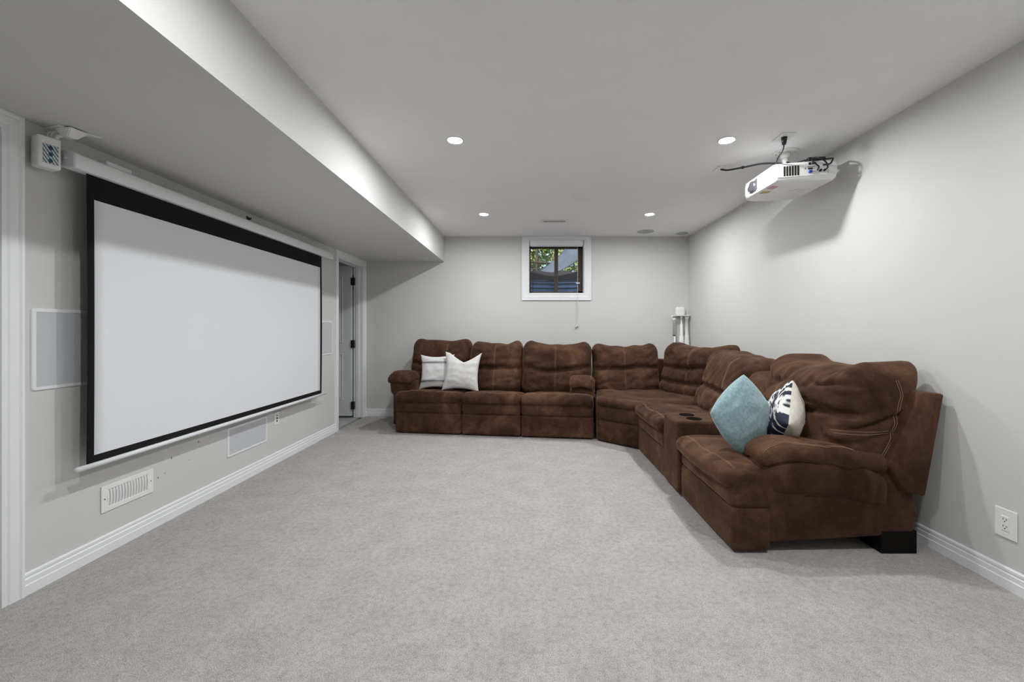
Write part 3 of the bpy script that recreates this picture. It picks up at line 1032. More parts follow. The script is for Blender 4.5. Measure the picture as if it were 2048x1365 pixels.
spm = Matrix.Translation((-0.040, -0.058, -0.128)) @ Matrix.Rotation(R(72), 4, 'Z')
bm = bmesh.new()
bbox(bm, -0.038, 0.038, -0.030, 0.030, -0.074, 0.066, 0.008, 3)
bm.transform(spm)
bmesh.ops.recalc_face_normals(bm, faces=bm.faces)
sb = bmobj('speaker_box', bm, 'plastic', sp)
me = bpy.data.meshes.new('front_print')
me.from_pydata([tuple(spm @ Vector(p)) for p in ((-0.024, -0.0308, -0.055), (0.027, -0.0308, -0.055), (0.027, -0.0308, 0.030), (-0.024, -0.0308, 0.030))], [], [(0, 1, 2, 3)])
uv = me.uv_layers.new()
for l, c in zip(uv.data, ((0, 0), (1, 0), (1, 1), (0, 1))): l.uv = c
link_mesh('front_print', me, 'knot', sb)
for dx in (0.0, 0.018):
    tube('cable', [(-0.06 + dx, -0.035, -0.058), (-0.064 + dx, -0.03, -0.030), (-0.045 + dx, -0.02, -0.016), (-0.015 + dx, -0.01, -0.012)], 0.0035, 'plastic', sp, 8)

# ------------------------------------------------------------------ projector
pr = thing('projector', 'white ceiling projector with vented port side hanging near the right wall', 'projector', (1.83, 2.98, ZC))
px, py = 1.83, 2.98
cyl('mount_plate', (0, 0, 0), (0, 0, -0.006), 0.084, 0.082, 'plastic', pr, 36)
for a in (30, 150, 200, 330):
    cyl('mount_screw', (0.058 * math.cos(R(a)), 0.058 * math.sin(R(a)), -0.006), (0.058 * math.cos(R(a)), 0.058 * math.sin(R(a)), -0.009), 0.006, 0.006, 'silver', pr, 10)
cyl('mount_collar', (0, 0, -0.006), (0, 0, -0.045), 0.034, 0.030, 'plastic', pr, 24)
cyl('mount_pole', (0, 0, -0.045), (0, 0, -0.135), 0.022, 0.026, 'plastic', pr, 24)
# body: rounded footprint, lofted; local corners from the photograph
tilt = R(0.0)
foot = [(-0.175, -0.17), (0.155, -0.245), (0.21, -0.20), (0.225, 0.0), (0.215, 0.20), (0.15, 0.27), (-0.10, 0.285), (-0.175, 0.25), (-0.195, 0.05)]
def smooth_poly(poly, n=8):
    out = []
    m = len(poly)
    for i in range(m):
        p0, p1, p2, p3 = (Vector((*poly[(i + k) % m], 0)) for k in (-1, 0, 1, 2))
        for k in range(n):
            t = k / n
            q = 0.5 * ((2 * p1) + (p2 - p0) * t + (2 * p0 - 5 * p1 + 4 * p2 - p3) * t * t + (3 * p1 - p0 - 3 * p2 + p3) * t ** 3)
            out.append((q.x, q.y))
    return out
# footprint as a rounded quadrilateral
def round_quad(c, rad, n=8):
    pts = []
    m = len(c)
    for i in range(m):
        p = Vector(c[i]); a = (Vector(c[i - 1]) - p).normalized(); b = (Vector(c[(i + 1) % m]) - p).normalized()
        r_ = rad[i]
        A = p + a * r_; B = p + b * r_
        for k in range(n + 1):
            t = k / n
            q = A * (1 - t) ** 2 + p * 2 * t * (1 - t) + B * t * t
            pts.append((q.x, q.y))
    return pts
quad = [(-0.172, -0.155), (0.205, -0.240), (0.225, 0.255), (-0.172, 0.285)]
fp = round_quad(quad, [0.020, 0.030, 0.16, 0.09])
zt, zb = -0.140, -0.268
cx_, cy_ = 0.02, 0.03
rings = [(0.93, zt), (0.985, zt - 0.008), (1.0, zt - 0.03), (1.0, zb + 0.040), (0.975, zb + 0.012), (0.93, zb)]
vs = []; fs = []
n = len(fp)
for s, z in rings:
    vs += [(cx_ + (x - cx_) * s, cy_ + (y - cy_) * s, z) for x, y in fp]
for k in range(len(rings) - 1):
    for i in range(n):
        j = (i + 1) % n
        fs.append((k * n + i, k * n + j, (k + 1) * n + j, (k + 1) * n + i))
fs.append(tuple(range(n))); fs.append(tuple(range((len(rings) - 1) * n, len(rings) * n)))
body = raw('body', vs, fs, 'plastic', pr, True)
for p in body.data.polygons:
    if len(p.vertices) > 4: p.use_smooth = False
bm = bmesh.new()
bbox(bm, -0.10, 0.12, -0.09, 0.11, -0.141, -0.128, 0.004, 1)
bmobj('mount_bracket', bm, 'plastic', pr)
# port side: frame along the near side
A = Vector((quad[0][0], quad[0][1], 0)); B = Vector((quad[1][0], quad[1][1], 0))
ex = (B - A).normalized(); ey = Vector((-ex.y, ex.x, 0))      # ey points into the body
LS = (B - A).length
def side_box(name, s0, s1, z0, z1, mat, parent, d0=-0.002, d1=0.003, bev=0.0):
    bm = bmesh.new()
    bbox(bm, s0, s1, d0, d1, z0, z1, bev, 1)
    m = Matrix(((ex.x, ey.x, 0, A.x), (ex.y, ey.y, 0, A.y), (0, 0, 1, 0), (0, 0, 0, 1)))
    bm.transform(m)
    bmesh.ops.recalc_face_normals(bm, faces=bm.faces)
    return bmobj(name, bm, mat, parent)
pp = side_box('port_panel', 0.020, LS - 0.022, zb + 0.028, zt - 0.018, 'plastic', pr, -0.001, 0.004, 0.002)
zc0, zc1 = zb + 0.034, zt - 0.024
# grid of dark boxes on the panel, painting in the shade of vent holes
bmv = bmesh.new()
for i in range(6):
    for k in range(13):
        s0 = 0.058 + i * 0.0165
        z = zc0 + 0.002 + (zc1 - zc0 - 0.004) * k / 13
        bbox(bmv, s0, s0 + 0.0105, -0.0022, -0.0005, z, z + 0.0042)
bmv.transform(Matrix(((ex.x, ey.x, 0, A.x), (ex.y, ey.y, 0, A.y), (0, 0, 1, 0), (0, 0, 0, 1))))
vg = bmobj('vent_hole_shade', bmv, 'dark', pr)
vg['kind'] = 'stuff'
side_box('port', 0.205, 0.228, zc0 + 0.012, zc0 + 0.028, 'blue_plug', pr, -0.012, 0.002, 0.002)
side_box('port', 0.205, 0.232, zc0 + 0.036, zc0 + 0.046, 'black', pr, -0.003, 0.002)
side_box('port', 0.200, 0.250, zc0 + 0.052, zc0 + 0.055, 'black', pr, -0.002, 0.002)
side_box('port', 0.228, 0.252, zc0 + 0.068, zc0 + 0.080, 'black', pr, -0.003, 0.002)
side_box('port', 0.208, 0.222, zc0 + 0.066, zc0 + 0.082, 'black', pr, -0.003, 0.002)
side_box('port', 0.236, 0.262, zc0 + 0.014, zc0 + 0.026, 'plastic_grey', pr, -0.003, 0.002)
for s in (0.188, 0.262):
    side_box('port', s - 0.002, s + 0.003, zc0 + 0.040, zc0 + 0.046, 'black', pr, -0.003, 0.002)
def sp_(s, d, z): 
    q = A + ex * s + ey * d
    return (q.x, q.y, z)
cyl('plug', sp_(0.275, -0.016, zc0 + 0.022), sp_(0.275, 0.002, zc0 + 0.022), 0.008, 0.008, 'black', pr, 12)
cyl('plug', sp_(0.300, -0.016, zc0 + 0.022), sp_(0.300, 0.002, zc0 + 0.022), 0.007, 0.007, 'black', pr, 12)
for k in range(5):
    cyl('panel_screw', sp_(0.322 + 0.002 * (k % 2), -0.002, zc0 + 0.010 + 0.013 * k), sp_(0.322, 0.002, zc0 + 0.010 + 0.013 * k), 0.0025, 0.0025, 'dark', pr, 8)
# front (facing the screen): lens window and sensor
fxx = quad[0][0]
zl = (zt + zb) / 2
def lens_plate():
    pts = []
    for y, z in ((0.055, zt - 0.022), (0.090, zt - 0.030), (0.14, zt - 0.026), (0.185, zl + 0.005), (0.175, zb + 0.034), (0.13, zb + 0.020), (0.075, zb + 0.022), (0.055, zb + 0.034)):
        pts.append((y, z))
    return prism('lens_window', pts, 0, fxx - 0.003, fxx + 0.01, 'lensglass', pr, 0.002, 2)
lens_plate()
cyl('lens_barrel', (fxx - 0.012, 0.115, zl), (fxx + 0.02, 0.115, zl), 0.036, 0.038, 'silver', pr, 32)
cyl('lens_glass', (fxx - 0.0135, 0.115, zl), (fxx - 0.010, 0.115, zl), 0.028, 0.030, 'lensglass', pr, 28)
cyl('sensor', (fxx - 0.002, 0.0, zl + 0.012), (fxx + 0.003, 0.0, zl + 0.012), 0.008, 0.008, 'plastic_grey', pr, 16)
# stickers on the underside
def under(name, pts, mat):
    return prism(name, pts, 2, zb - 0.0012, zb + 0.001, mat, pr)
under('sticker', [(-0.14, -0.085), (-0.09, -0.075), (-0.10, -0.015), (-0.15, -0.03)], 'pink')
under('sticker', [(-0.145, 0.035), (-0.09, 0.02), (-0.085, 0.06), (-0.14, 0.085)], 'yellow')
for x in (0.03, 0.10):
    under('foot_slot', [(x, 0.02), (x + 0.055, -0.03), (x + 0.06, -0.024), (x + 0.006, 0.026)], 'plastic_grey')
# adapter box lying on top, cables
bm = bmesh.new()
bbox(bm, 0.075, 0.185, -0.155, -0.10, -0.128, -0.098, 0.006, 2)
bm.transform(Matrix.Rotation(R(-6), 4, 'Z'))
bmesh.ops.recalc_face_normals(bm, faces=bm.faces)
adp = bmobj('adapter', bm, 'black', pr)
tube('cable', [(0.03, -0.02, -0.094), (0.06, -0.06, -0.092), (0.10, -0.12, -0.095), sp_(0.225, -0.015, -0.15), sp_(0.255, -0.022, -0.185), sp_(0.262, -0.018, zc0 + 0.04), sp_(0.255, -0.015, zc0 + 0.022)], 0.005, 'rubber', pr)
tube('cable', [(0.03, -0.03, -0.096), (0.08, -0.10, -0.094), sp_(0.25, -0.02, -0.13), sp_(0.295, -0.03, -0.165), sp_(0.310, -0.025, -0.20), sp_(0.300, -0.016, zc0 + 0.022)], 0.005, 'rubber', pr)
tube('cable', [(0.155, -0.14, -0.11), (0.20, -0.18, -0.115), sp_(0.345, -0.012, -0.145), sp_(0.325, -0.025, -0.178), sp_(0.285, -0.018, -0.182)], 0.005, 'rubber', pr)
tube('cable', [(-0.02, -0.05, -0.09), (0.03, -0.03, -0.094), (0.09, -0.03, -0.092), (0.14, -0.08, -0.105), (0.13, -0.12, -0.11)], 0.0065, 'rubber', pr)
tube('wall_cable', [(0.19, 0.02, -0.15), (0.26, 0.04, -0.19), (0.275, 0.03, -0.22), (0.23, 0.0, -0.215)], 0.004, 'plastic_grey', pr)

# ceiling outlets feeding it
cp = thing('ceiling_outlet', 'white ceiling plate holding a black plug above the projector', 'outlet', (1.672, 2.735, ZC))
prism('plate', [(-0.045, -0.06), (0.045, -0.06), (0.045, 0.06), (-0.045, 0.06)], 2, -0.006, 0, 'plastic', cp, 0.002, 2)
cyl('plug', (0, 0.0, -0.006), (0, 0.002, -0.052), 0.019, 0.012, 'black', cp, 16)
tube('cord', [(0, 0.002, -0.050), (-0.004, 0.01, -0.085), (-0.012, 0.05, -0.12), (0.02, 0.13, -0.146), (0.055, 0.18, -0.139)], 0.0045, 'rubber', cp)
cq = thing('cable_plate', 'white ceiling plate where a black cable leaves for the projector', 'wall plate', (1.505, 3.28, ZC))
prism('plate', [(-0.04, -0.055), (0.04, -0.055), (0.04, 0.055), (-0.04, 0.055)], 2, -0.006, 0, 'plastic', cq, 0.002, 2)
tube('cable', [(0.0, 0.0, -0.004), (0.03, -0.05, -0.03), (0.10, -0.14, -0.045), (0.20, -0.24, -0.055), (0.30, -0.31, -0.085)], 0.0065, 'rubber', cq)
tube('cable_tie', [(0.097, -0.137, -0.045), (0.107, -0.147, -0.0455)], 0.011, 'rubber', cq, 8, 1)

# ------------------------------------------------------------------ vacuum tool rack in the corner
vt = thing('tool_rack', 'white wall rack with hanging white tubes in the room corner', 'rack', (2.04, YB - 0.016, 0.0))
soft('back_lobe', vt, (0.128, 0.064, 0.118), (-0.01, -0.034, 1.418), 0.031, 'plastic', 0.02)
box('shelf', -0.105, 0.105, -0.095, -0.001, 1.352, 1.364, 'plastic', vt, 0.004)
tube('ring_holder', [(0.04, -0.10, 1.358), (0.085, -0.098, 1.358), (0.105, -0.06, 1.358), (0.085, -0.02, 1.358)], 0.008, 'plastic', vt)
tube('side_hook', [(-0.10, -0.05, 1.358), (-0.125, -0.05, 1.352), (-0.122, -0.05, 1.32)], 0.007, 'plastic', vt)
def hung(name, x, y, segs, parent):
    vs = []; fs = []; n = 16
    for z, r in segs:
        for i in range(n):
            a = 2 * math.pi * i / n
            vs.append((x + r * math.cos(a), y + r * math.sin(a), z))
    for k in range(len(segs) - 1):
        for i in range(n):
            j = (i + 1) % n
            fs.append((k * n + i, k * n + j, (k + 1) * n + j, (k + 1) * n + i))
    fs.append(tuple(range(n))); fs.append(tuple(range((len(segs) - 1) * n, len(segs) * n)))
    return raw(name, vs, fs, 'plastic', parent, True)
hung('short_tube', -0.095, -0.05, [(1.325, .010), (1.322, .022), (1.30, .022), (1.298, .018), (1.10, .020)], vt)
cyl('dark_ring', (-0.095, -0.05, 1.10), (-0.095, -0.05, 1.09), 0.019, 0.017, 'black', vt, 16)
hung('thin_tube', -0.088, -0.05, [(1.09, .011), (0.005, .011)], vt)
hung('wand_tube', 0.0, -0.055, [(1.352, .014), (1.32, .016), (1.318, .010), (1.25, .010), (1.248, .019), (1.09, .021), (1.085, .030), (0.98, .033), (0.005, .033)], vt)
hung('wand_tube', 0.072, -0.055, [(1.352, .030), (1.315, .026), (1.313, .020), (1.12, .022), (1.10, .026), (1.0, .034), (0.005, .034)], vt)

# ------------------------------------------------------------------ sectional sofa
def shape_back(seed, seam=0.0, tuft=0.05, wr=0.012, ang=0.15, bulge=0.030, second=None, dip=0.02, ear=0.02, slope=0.0, pleat=0.010, end=0.0):
    def disp(P, nrm, U):
        u, v = U[:, 0], U[:, 2]
        wf = np.clip(-nrm[:, 1] * 1.3, 0, 1)
        wt = np.clip(nrm[:, 2], 0, 1)
        D = np.zeros_like(P)
        q = bulge * (1 - u ** 2) * (1 - 0.6 * v ** 4)
        line = tuft + 0.10 * np.abs(u - seam) ** 1.2 + 0.05 * np.sin(u * 3 + seed)
        q -= 0.062 * np.exp(-((v - line) / 0.075) ** 2) * (0.55 + 0.45 * np.exp(-((u - seam) / 0.4) ** 2))
        if second is not None:
            line2 = second + 0.06 * np.abs(u - seam)
            q -= 0.045 * np.exp(-((v - line2) / 0.07) ** 2)
        q -= 0.012 * np.exp(-((u - seam) / 0.035) ** 2)
        f = folds(P, 11.0, seed, ang)
        f2 = folds(P, 7.0, seed + 3, -ang * 1.5 + 0.25)
        edge = 0.35 + 0.65 * np.abs(u) ** 1.0
        q -= wr * f * edge + 0.7 * wr * f2 * (0.4 + 0.6 * np.abs(v))
        q += 0.014 * fbm(P, 5.0, seed)
        # gathered pleats running down from the upper corners and up from the tuft
        pl = np.abs(np.sin(u * 17.0 + 1.3 * np.sin(v * 4.0 + seed) + seed)) ** 0.7
        q -= pleat * (1 - pl) * (np.clip((v - 0.35) / 0.65, 0, 1) + 0.8 * np.exp(-((v - line) / 0.16) ** 2))
        D[:, 1] -= q * wf
        if end:
            we = np.clip(nrm[:, 0] * 1.3, 0, 1)
            w_ = U[:, 1]
            c1 = -0.05 + 0.16 * w_ + 0.06 * np.sin(w_ * 3)
            c2 = -0.34 + 0.22 * w_
            qe = 0.030 * (1 - w_ ** 2) * (1 - v ** 4)
            qe -= end * np.exp(-((v - c1) / 0.06) ** 2) * (0.4 + 0.6 * np.clip(1 - w_, 0, 1))
            qe -= 0.5 * end * np.exp(-((v - c2) / 0.045) ** 2)
            qe -= 0.5 * end * folds(P, 10.0, seed + 6, 0.22, 4.0, (1, 2)) * np.clip(0.9 - np.abs(v - 0.2), 0, 1)
            D[:, 0] += qe * we
        D[:, 2] -= slope * (u + 1) * 0.5 * np.clip((v + 0.2) / 1.2, 0, 1)
        top = 0.020 * fbm(P, 7.0, seed + 9, (1, 0.3, 0.3)) + ear * np.exp(-((np.abs(u) - 0.82) / 0.18) ** 2) - dip * np.exp(-(u / 0.6) ** 2)
        D[:, 2] += top * np.clip((v - 0.3) / 0.7, 0, 1)
        D[:, 0] += 0.010 * fbm(P, 6.0, seed + 4) * np.abs(u)
        return D
    return disp

def shape_seat(seed, crown=0.022, wr=0.011, front=0.025):
    def disp(P, nrm, U):
        u, w = U[:, 0], U[:, 1]
        D = np.zeros_like(P)
        wt = np.clip(nrm[:, 2] * 1.2, 0, 1)
        wf = np.clip(-nrm[:, 1] * 1.2, 0, 1)
        q = crown * (1 - u ** 2) * (1 - 0.4 * w ** 2)
        q -= wr * folds(P, 12.0, seed, 1.2, 3.5, (0, 1))
        q += 0.010 * fbm(P, 5.0, seed)
        D[:, 2] += q * wt
        D[:, 2] -= 0.018 * np.clip((-w - 0.55) / 0.45, 0, 1) ** 2     # rolls down at the front
        D[:, 1] -= front * (1 - u ** 2) * np.clip(-w, 0, 1) + 0.008 * fbm(P, 7.0, seed + 2) * wf
        return D
    return disp

def shape_panel(seed, amp=0.006, bulge=0.012):
    def disp(P, nrm, U):
        D = np.zeros_like(P)
        wf = np.clip(-nrm[:, 1] * 1.2, 0, 1)
        D[:, 1] -= wf * (bulge * (1 - U[:, 2] ** 2) * (1 - U[:, 0] ** 4) + amp * fbm(P, 6.0, seed))
        D[:, 0] += 0.004 * fbm(P, 8.0, seed + 1) * np.abs(nrm[:, 0])
        return D
    return disp

def lean(y0, z0, ang, droop=0.0):
    k = math.tan(ang)
    def post(P):
        P = P.copy()
        P[:, 1] += (P[:, 2] - z0) * k
        return P
    return post

def seat_unit(parent, x0, x1, seed, ys=1.0, front_out=0.0, seatz=0.478, step=0.022, fo=0.02, pitch=0.13):
    """footrest base, upper band, seat cushion for one seat; x0..x1 along the sofa"""
    g = 0.004
    w = x1 - x0 - 2 * g; xc = (x0 + x1) / 2
    soft('footrest_panel', parent, (w, 0.20, 0.225), (xc, 0.10 + 0.022, 0.125), 0.022, 'suede', 0.04, shape_panel(seed, 0.004, 0.004))
    soft('upper_band', parent, (w, 0.24, 0.185), (xc, 0.12 + 0.020, 0.318), 0.045, 'suede', 0.03, shape_panel(seed + 5, 0.005, 0.014))
    def slope(P):
        P = P.copy()
        P[:, 2] -= pitch * np.clip(P[:, 1] - 0.06, 0, 1)      # seat falls towards the back
        return P
    s = soft('seat_cushion', parent, (w, 0.66 * ys, 0.104), (xc, 0.33 * ys - 0.018, seatz - 0.056), 0.048, 'suede', step, shape_seat(seed + 11, front=fo), slope)
    for k in (0.028, 0.036):
        stitch(s, [(x0 + 0.03, k + 0.012, 0.8), (xc, k - fo * 0.75, 0.8), (x1 - 0.03, k + 0.012, 0.8)], (0, 0, -1), s, 0.0012)
    return s

def backrest(parent, x0, x1, yb, depth, z0, z1, tilt_back, seed, step=0.020, mtx=None, seamlines=True, **kw):
    w = x1 - x0 - 0.006; xc = (x0 + x1) / 2
    b = soft('backrest', parent, (w, depth, z1 - z0), (xc, yb + depth / 2, (z0 + z1) / 2), min(0.095, depth * 0.42), 'suede', step, shape_back(seed, **kw), lean(yb, z0, tilt_back), mtx)
    if seamlines:
        s = kw.get('seam', 0.0)
        for dx in (-0.006, 0.006):
            xs = xc + s * w / 2 + dx
            pts = [Vector((xs, 0.0, z0 + 0.05)), Vector((xs, 0.0, z1 - 0.035))]
            d = Vector((0, 1, 0))
            if mtx is not None:
                m3 = Matrix(mtx)
                pts = [m3 @ p for p in pts]; d = (m3.to_3x3() @ d)
            stitch(b, pts, d, b, 0.0010, 0.0006, 40)
    return b

def arm(parent, x0, x1, side, seed, ys=1.0, panel=True, zt=0.60, fat=0.94, fr=0.0):
    """side: +1 outer face towards +x, -1 towards -x"""
    xc = (x0 + x1) / 2; w = x1 - x0
    def d_roll(P, nrm, U):
        D = np.zeros_like(P)
        n_ = 0.012 * fbm(P, 6.0, seed) + 0.012 * (1 - U[:, 1] ** 2)
        D += nrm * n_[:, None]
        return D
    def p_roll(P):
        P = P.copy()
        t = np.clip((P[:, 1] - 0.45 * ys) / (0.42 * ys), 0, 1)
        P[:, 2] -= 0.10 * t ** 2
        return P
    roll = soft('arm_roll', parent, (w * fat, 0.70 * ys, 0.225), (xc, 0.135 + fr * 0.5 + 0.35 * ys, zt - 0.165), 0.085, 'suede', 0.024, d_roll, p_roll)
    def d_pad(P, nrm, U):
        D = np.zeros_like(P)
        f = folds(P, 9.0, seed + 2, 0.9, 3.0, (0, 1))
        D += nrm * (0.010 * (1 - U[:, 1] ** 2) - 0.010 * f + 0.010 * fbm(P, 7.0, seed + 1))[:, None]
        return D
    def p_pad(P):
        P = P.copy()
        y = P[:, 1]
        P[:, 2] -= 2.6 * np.clip(0.23 + fr - y, 0, 1) ** 2
        P[:, 2] -= 0.12 * np.clip(y - 0.30 * ys, 0, 1)
        r_ = np.abs(P[:, 0] - xc) / (w / 2)
        P[:, 2] -= 0.018 * r_ ** 3
        return P
    pad = soft('arm_pad', parent, (w * 1.06, 0.68 * ys, 0.085), (xc, 0.085 + fr + 0.34 * ys, zt - 0.022), 0.040, 'suede', 0.020, d_pad, p_pad)
    for dx in (0.0, 0.008):
        stitch(pad, [(xc + side * (w * 0.40 - dx), 0.13, 1.0), (xc + side * (w * 0.40 - dx), 0.40 * ys, 1.0), (xc + side * (w * 0.40 - dx), 0.70 * ys, 1.0)], (0, 0, -1), pad, 0.0014, 0.001, 24)
    if panel:
        po_ = [(0.205, 0.36), (0.205, 0.055), (0.985 * ys, 0.10), (1.015 * ys, 0.20), (0.99 * ys, 0.32), (0.925 * ys, 0.42), (0.80 * ys, 0.49), (0.66 * ys, 0.50), (0.215, 0.50)]
        xo = x1 - 0.015 if side > 0 else x0 + 0.015
        prism('side_panel', po_, 0, xo - side * 0.16, xo, 'suede', parent, 0.016, 3)
    return pad

def back_frame(parent, x0, x1, ys=1.0):
    po_ = [(0.81 * ys, 0.465), (0.982 * ys, 0.850), (1.100 * ys, 0.836), (1.004 * ys, 0.31), (0.90 * ys, 0.33)]
    return prism('back_frame', po_, 0, x0, x1, 'suede', parent, 0.012, 3)

# ---- three-seat reclining sofa along the window wall
AL = math.atan2(4.39 - 4.69, 0.69 + 1.517)
sofa = thing('reclining_sofa', 'brown microsuede three-seat reclining sofa along the window wall', 'sofa', (-1.517, 4.69, 0), AL)
YS = 0.86
xs = [0.0, 0.772, 1.436, 2.222]
for i in range(3):
    seat_unit(sofa, xs[i], xs[i + 1], 21 + i * 3, YS, fo=0.010)
bx = [-0.065, 0.700, 1.365, 2.205]
backrest(sofa, bx[0], bx[1], 0.48, 0.24, 0.40, 1.035, R(13), 31, seam=0.28, tuft=0.02, ang=0.2, wr=0.020, ear=0.012, dip=0.0, bulge=0.04)
backrest(sofa, bx[1], bx[2], 0.47, 0.25, 0.40, 1.015, R(13), 33, seam=0.0, tuft=-0.06, ang=0.12, wr=0.020, bulge=0.04, pleat=0.014)
backrest(sofa, bx[2], bx[3], 0.45, 0.27, 0.40, 1.010, R(13), 37, seam=-0.02, tuft=-0.06, ang=-0.18, wr=0.022, ear=0.025, bulge=0.04, pleat=0.014)
arm(sofa, -0.125, 0.150, -1, 41, YS * 0.95, True, 0.665, 1.08)
arm(sofa, 1.970, 2.222, 1, 43, YS * 0.80, False, 0.640, 1.0)
back_frame(sofa, -0.03, 2.20, 0.83)
box('rear_base', 0.02, 2.222, 0.20, 0.78, 0.05, 0.36, 'suede', sofa, 0.01)
for x in (0.05, 1.1, 2.15):
    for y in (0.10, 0.74):
        cyl('foot', (x, y, 0.0), (x, y, 0.06), 0.025, 0.028, 'black', sofa, 12)

# ---- corner wedge
def soft_poly(name, parent, poly, z0, z1, r, mat='suede', crown=0.0, seed=0, overhang=0.0, res=0.03, amp=0.006):
    pts = []
    m = len(poly)
    rp = round_quad(poly, [0.05] * m, 5)
    m = len(rp)
    for i in range(m):
        a = Vector(rp[i]); b = Vector(rp[(i + 1) % m])
        k = max(1, int((b - a).length / res))
        for t in range(k):
            pts.append(a.lerp(b, t / k))
    c = sum(pts, Vector((0, 0))) / len(pts)
    prof = [(r, z0), (r * 0.3, z0 + r * 0.3), (0, z0 + r)]
    h = z1 - z0
    prof += [(0, z0 + h * 0.5), (0, z1 - r), (r * 0.3, z1 - r * 0.3), (r, z1)]
    vs = []; fs = []
    def push(ins, z):
        for p in pts:
            d = (c - p)
            q = p + d.normalized() * ins
            vs.append((q.x, q.y, z))
    for ins, z in prof: push(ins, z)
    n = len(pts)
    K = 9
    for k in range(1, K + 1):
        f = k / (K + 0.5)
        for p in pts:
            d = c - p
            q = p + d.normalized() * r
            q = q.lerp(c, f)
            vs.append((q.x, q.y, z1 + crown * (1 - (1 - f) ** 2)))
    rows = len(prof) + K
    for k in range(rows - 1):
        for i in range(n):
            j = (i + 1) % n
            fs.append((k * n + i, k * n + j, (k + 1) * n + j, (k + 1) * n + i))
    fs.append(tuple(range(n))); fs.append(tuple(range((rows - 1) * n, rows * n)))
    out = []
    for v in vs:
        q = noise.noise((v[0] * 6 + seed, v[1] * 6, v[2] * 6)) * amp
        out.append((v[0], v[1], v[2] + q if v[2] > z0 + 0.02 else v[2]))
    return raw(name, out, fs, mat, parent, True)

cw = thing('corner_wedge_seat', 'brown microsuede corner wedge seat joining the two sofa runs', 'sofa', (1.0, 4.4, 0))
O2 = Vector((1.0, 4.4))
def W(pl): return [(x - 1.0, y - 4.4) for x, y in pl]
base = [(0.700, 4.372), (1.050, 4.045), (1.95, 4.05), (2.02, 4.35), (1.95, 5.05), (1.62, 5.36), (0.85, 5.30)]
soft_poly('base_panel', cw, W([(0.712, 4.378), (1.058, 4.055), (1.95, 4.06), (2.02, 4.35), (1.95, 5.05), (1.62, 5.36), (0.815, 5.30)]), 0.012, 0.24, 0.02, seed=3, amp=0.003)
soft_poly('upper_band', cw, W([(0.706, 4.368), (1.050, 4.047), (1.92, 4.055), (2.00, 4.35), (1.92, 5.02), (1.60, 5.33), (0.812, 5.27)]), 0.225, 0.41, 0.04, seed=5, amp=0.004)
sc = soft_poly('seat_cushion', cw, W([(0.698, 4.352), (1.040, 4.030), (1.86, 4.055), (1.86, 4.60), (1.55, 5.10), (0.82, 5.08)]), 0.375, 0.462, 0.036, 'suede', crown=0.004, seed=8, amp=0.010)
def place(x, y, ang):
    return Matrix.Translation((x - 1.0, y - 4.4, 0)) @ Matrix.Rotation(ang, 4, 'Z')
backrest(cw, 0.0, 0.80, 0.0, 0.24, 0.40, 0.985, R(13), 51, mtx=place(0.760, 4.935, AL * 0.4), seam=-0.05, tuft=0.02, ang=0.45, wr=0.028, ear=0.015, bulge=0.04)
backrest(cw, 0.0, 0.92, 0.0, 0.26, 0.40, 1.00, R(13), 57, mtx=place(1.475, 4.93, R(-62)), seam=-0.05, tuft=0.12, second=-0.42, ang=-0.1, wr=0.018, ear=0.02, bulge=0.045)
prism('back_frame', W([(0.86, 5.24), (1.55, 5.28), (1.93, 4.95), (2.02, 4.40), (2.06, 4.40), (2.03, 5.05), (1.62, 5.40), (0.86, 5.36)]), 2, 0.02, 0.80, 'suede', cw, 0.012, 2)
for x, y in ((0.85, 4.42), (1.1, 4.2), (1.8, 4.2), (1.6, 5.2), (0.95, 5.2)):
    cyl('foot', (x - 1, y - 4.4, 0), (x - 1, y - 4.4, 0.04), 0.02, 0.02, 'black', cw, 10)

# ---- reclining loveseat with console along the right wall
lv = thing('reclining_loveseat', 'brown microsuede reclining loveseat with cup holder console along the right wall', 'sofa', (1.035, 4.035, 0), R(-90))
LA, LC, LB = 0.79, 1.125, 1.872
seat_unit(lv, 0.0, LA, 61, 0.95, step=0.018, pitch=0.06)
seat_unit(lv, LC, LB, 67, 0.97, step=0.015, fo=0.03, seatz=0.455, pitch=0.06)
backrest(lv, -0.02, LA + 0.02, 0.52, 0.30, 0.42, 0.985, R(19), 71, 0.018, slope=0.07, seam=0.30, tuft=-0.25, ang=0.85, wr=0.018, ear=0.0, dip=-0.01, bulge=0.045)
nb = backrest(lv, LC - 0.13, LB - 0.045, 0.53, 0.395, 0.42, 0.965, R(18), 75, 0.012, seam=-0.40, tuft=-0.10, ang=-0.20, wr=0.030, ear=0.030, dip=0.020, bulge=0.05, pleat=0.016, end=0.034)
for dy in (0.0, 0.013):
    stitch(nb, [(0, 0.80 + dy, 0.48), (0, 0.86 + dy, 0.60), (0, 0.895 + dy, 0.70), (0, 0.915 + dy, 0.82), (0, 0.895 + dy, 0.90)], (-1, 0, 0), nb, 0.0015, 0.001, 16)
for dz in (0.0, 0.013):
    stitch(nb, [(0, 0.60, 0.612 + dz), (0, 0.72, 0.616 + dz), (0, 0.855, 0.622 + dz)], (-1, 0, 0), nb, 0.0013, 0.001, 20)
soft('console_back', lv, (LC - LA + 0.02, 0.24, 0.42), ((LA + LC) / 2, 0.66, 0.63), 0.08, 'suede', 0.02, shape_back(79, wr=0.014, ang=0.9), lean(0.6, 0.5, R(19)))
def d_con(P, nrm, U):
    D = np.zeros_like(P)
    D += nrm * (0.006 * fbm(P, 6.0, 81) * (nrm[:, 2] < 0.4))[:, None]
    return D
con = soft('console_body', lv, (LC - LA - 0.01, 0.66, 0.505), ((LA + LC) / 2, 0.335, 0.275), 0.022, 'suede', 0.03, d_con)
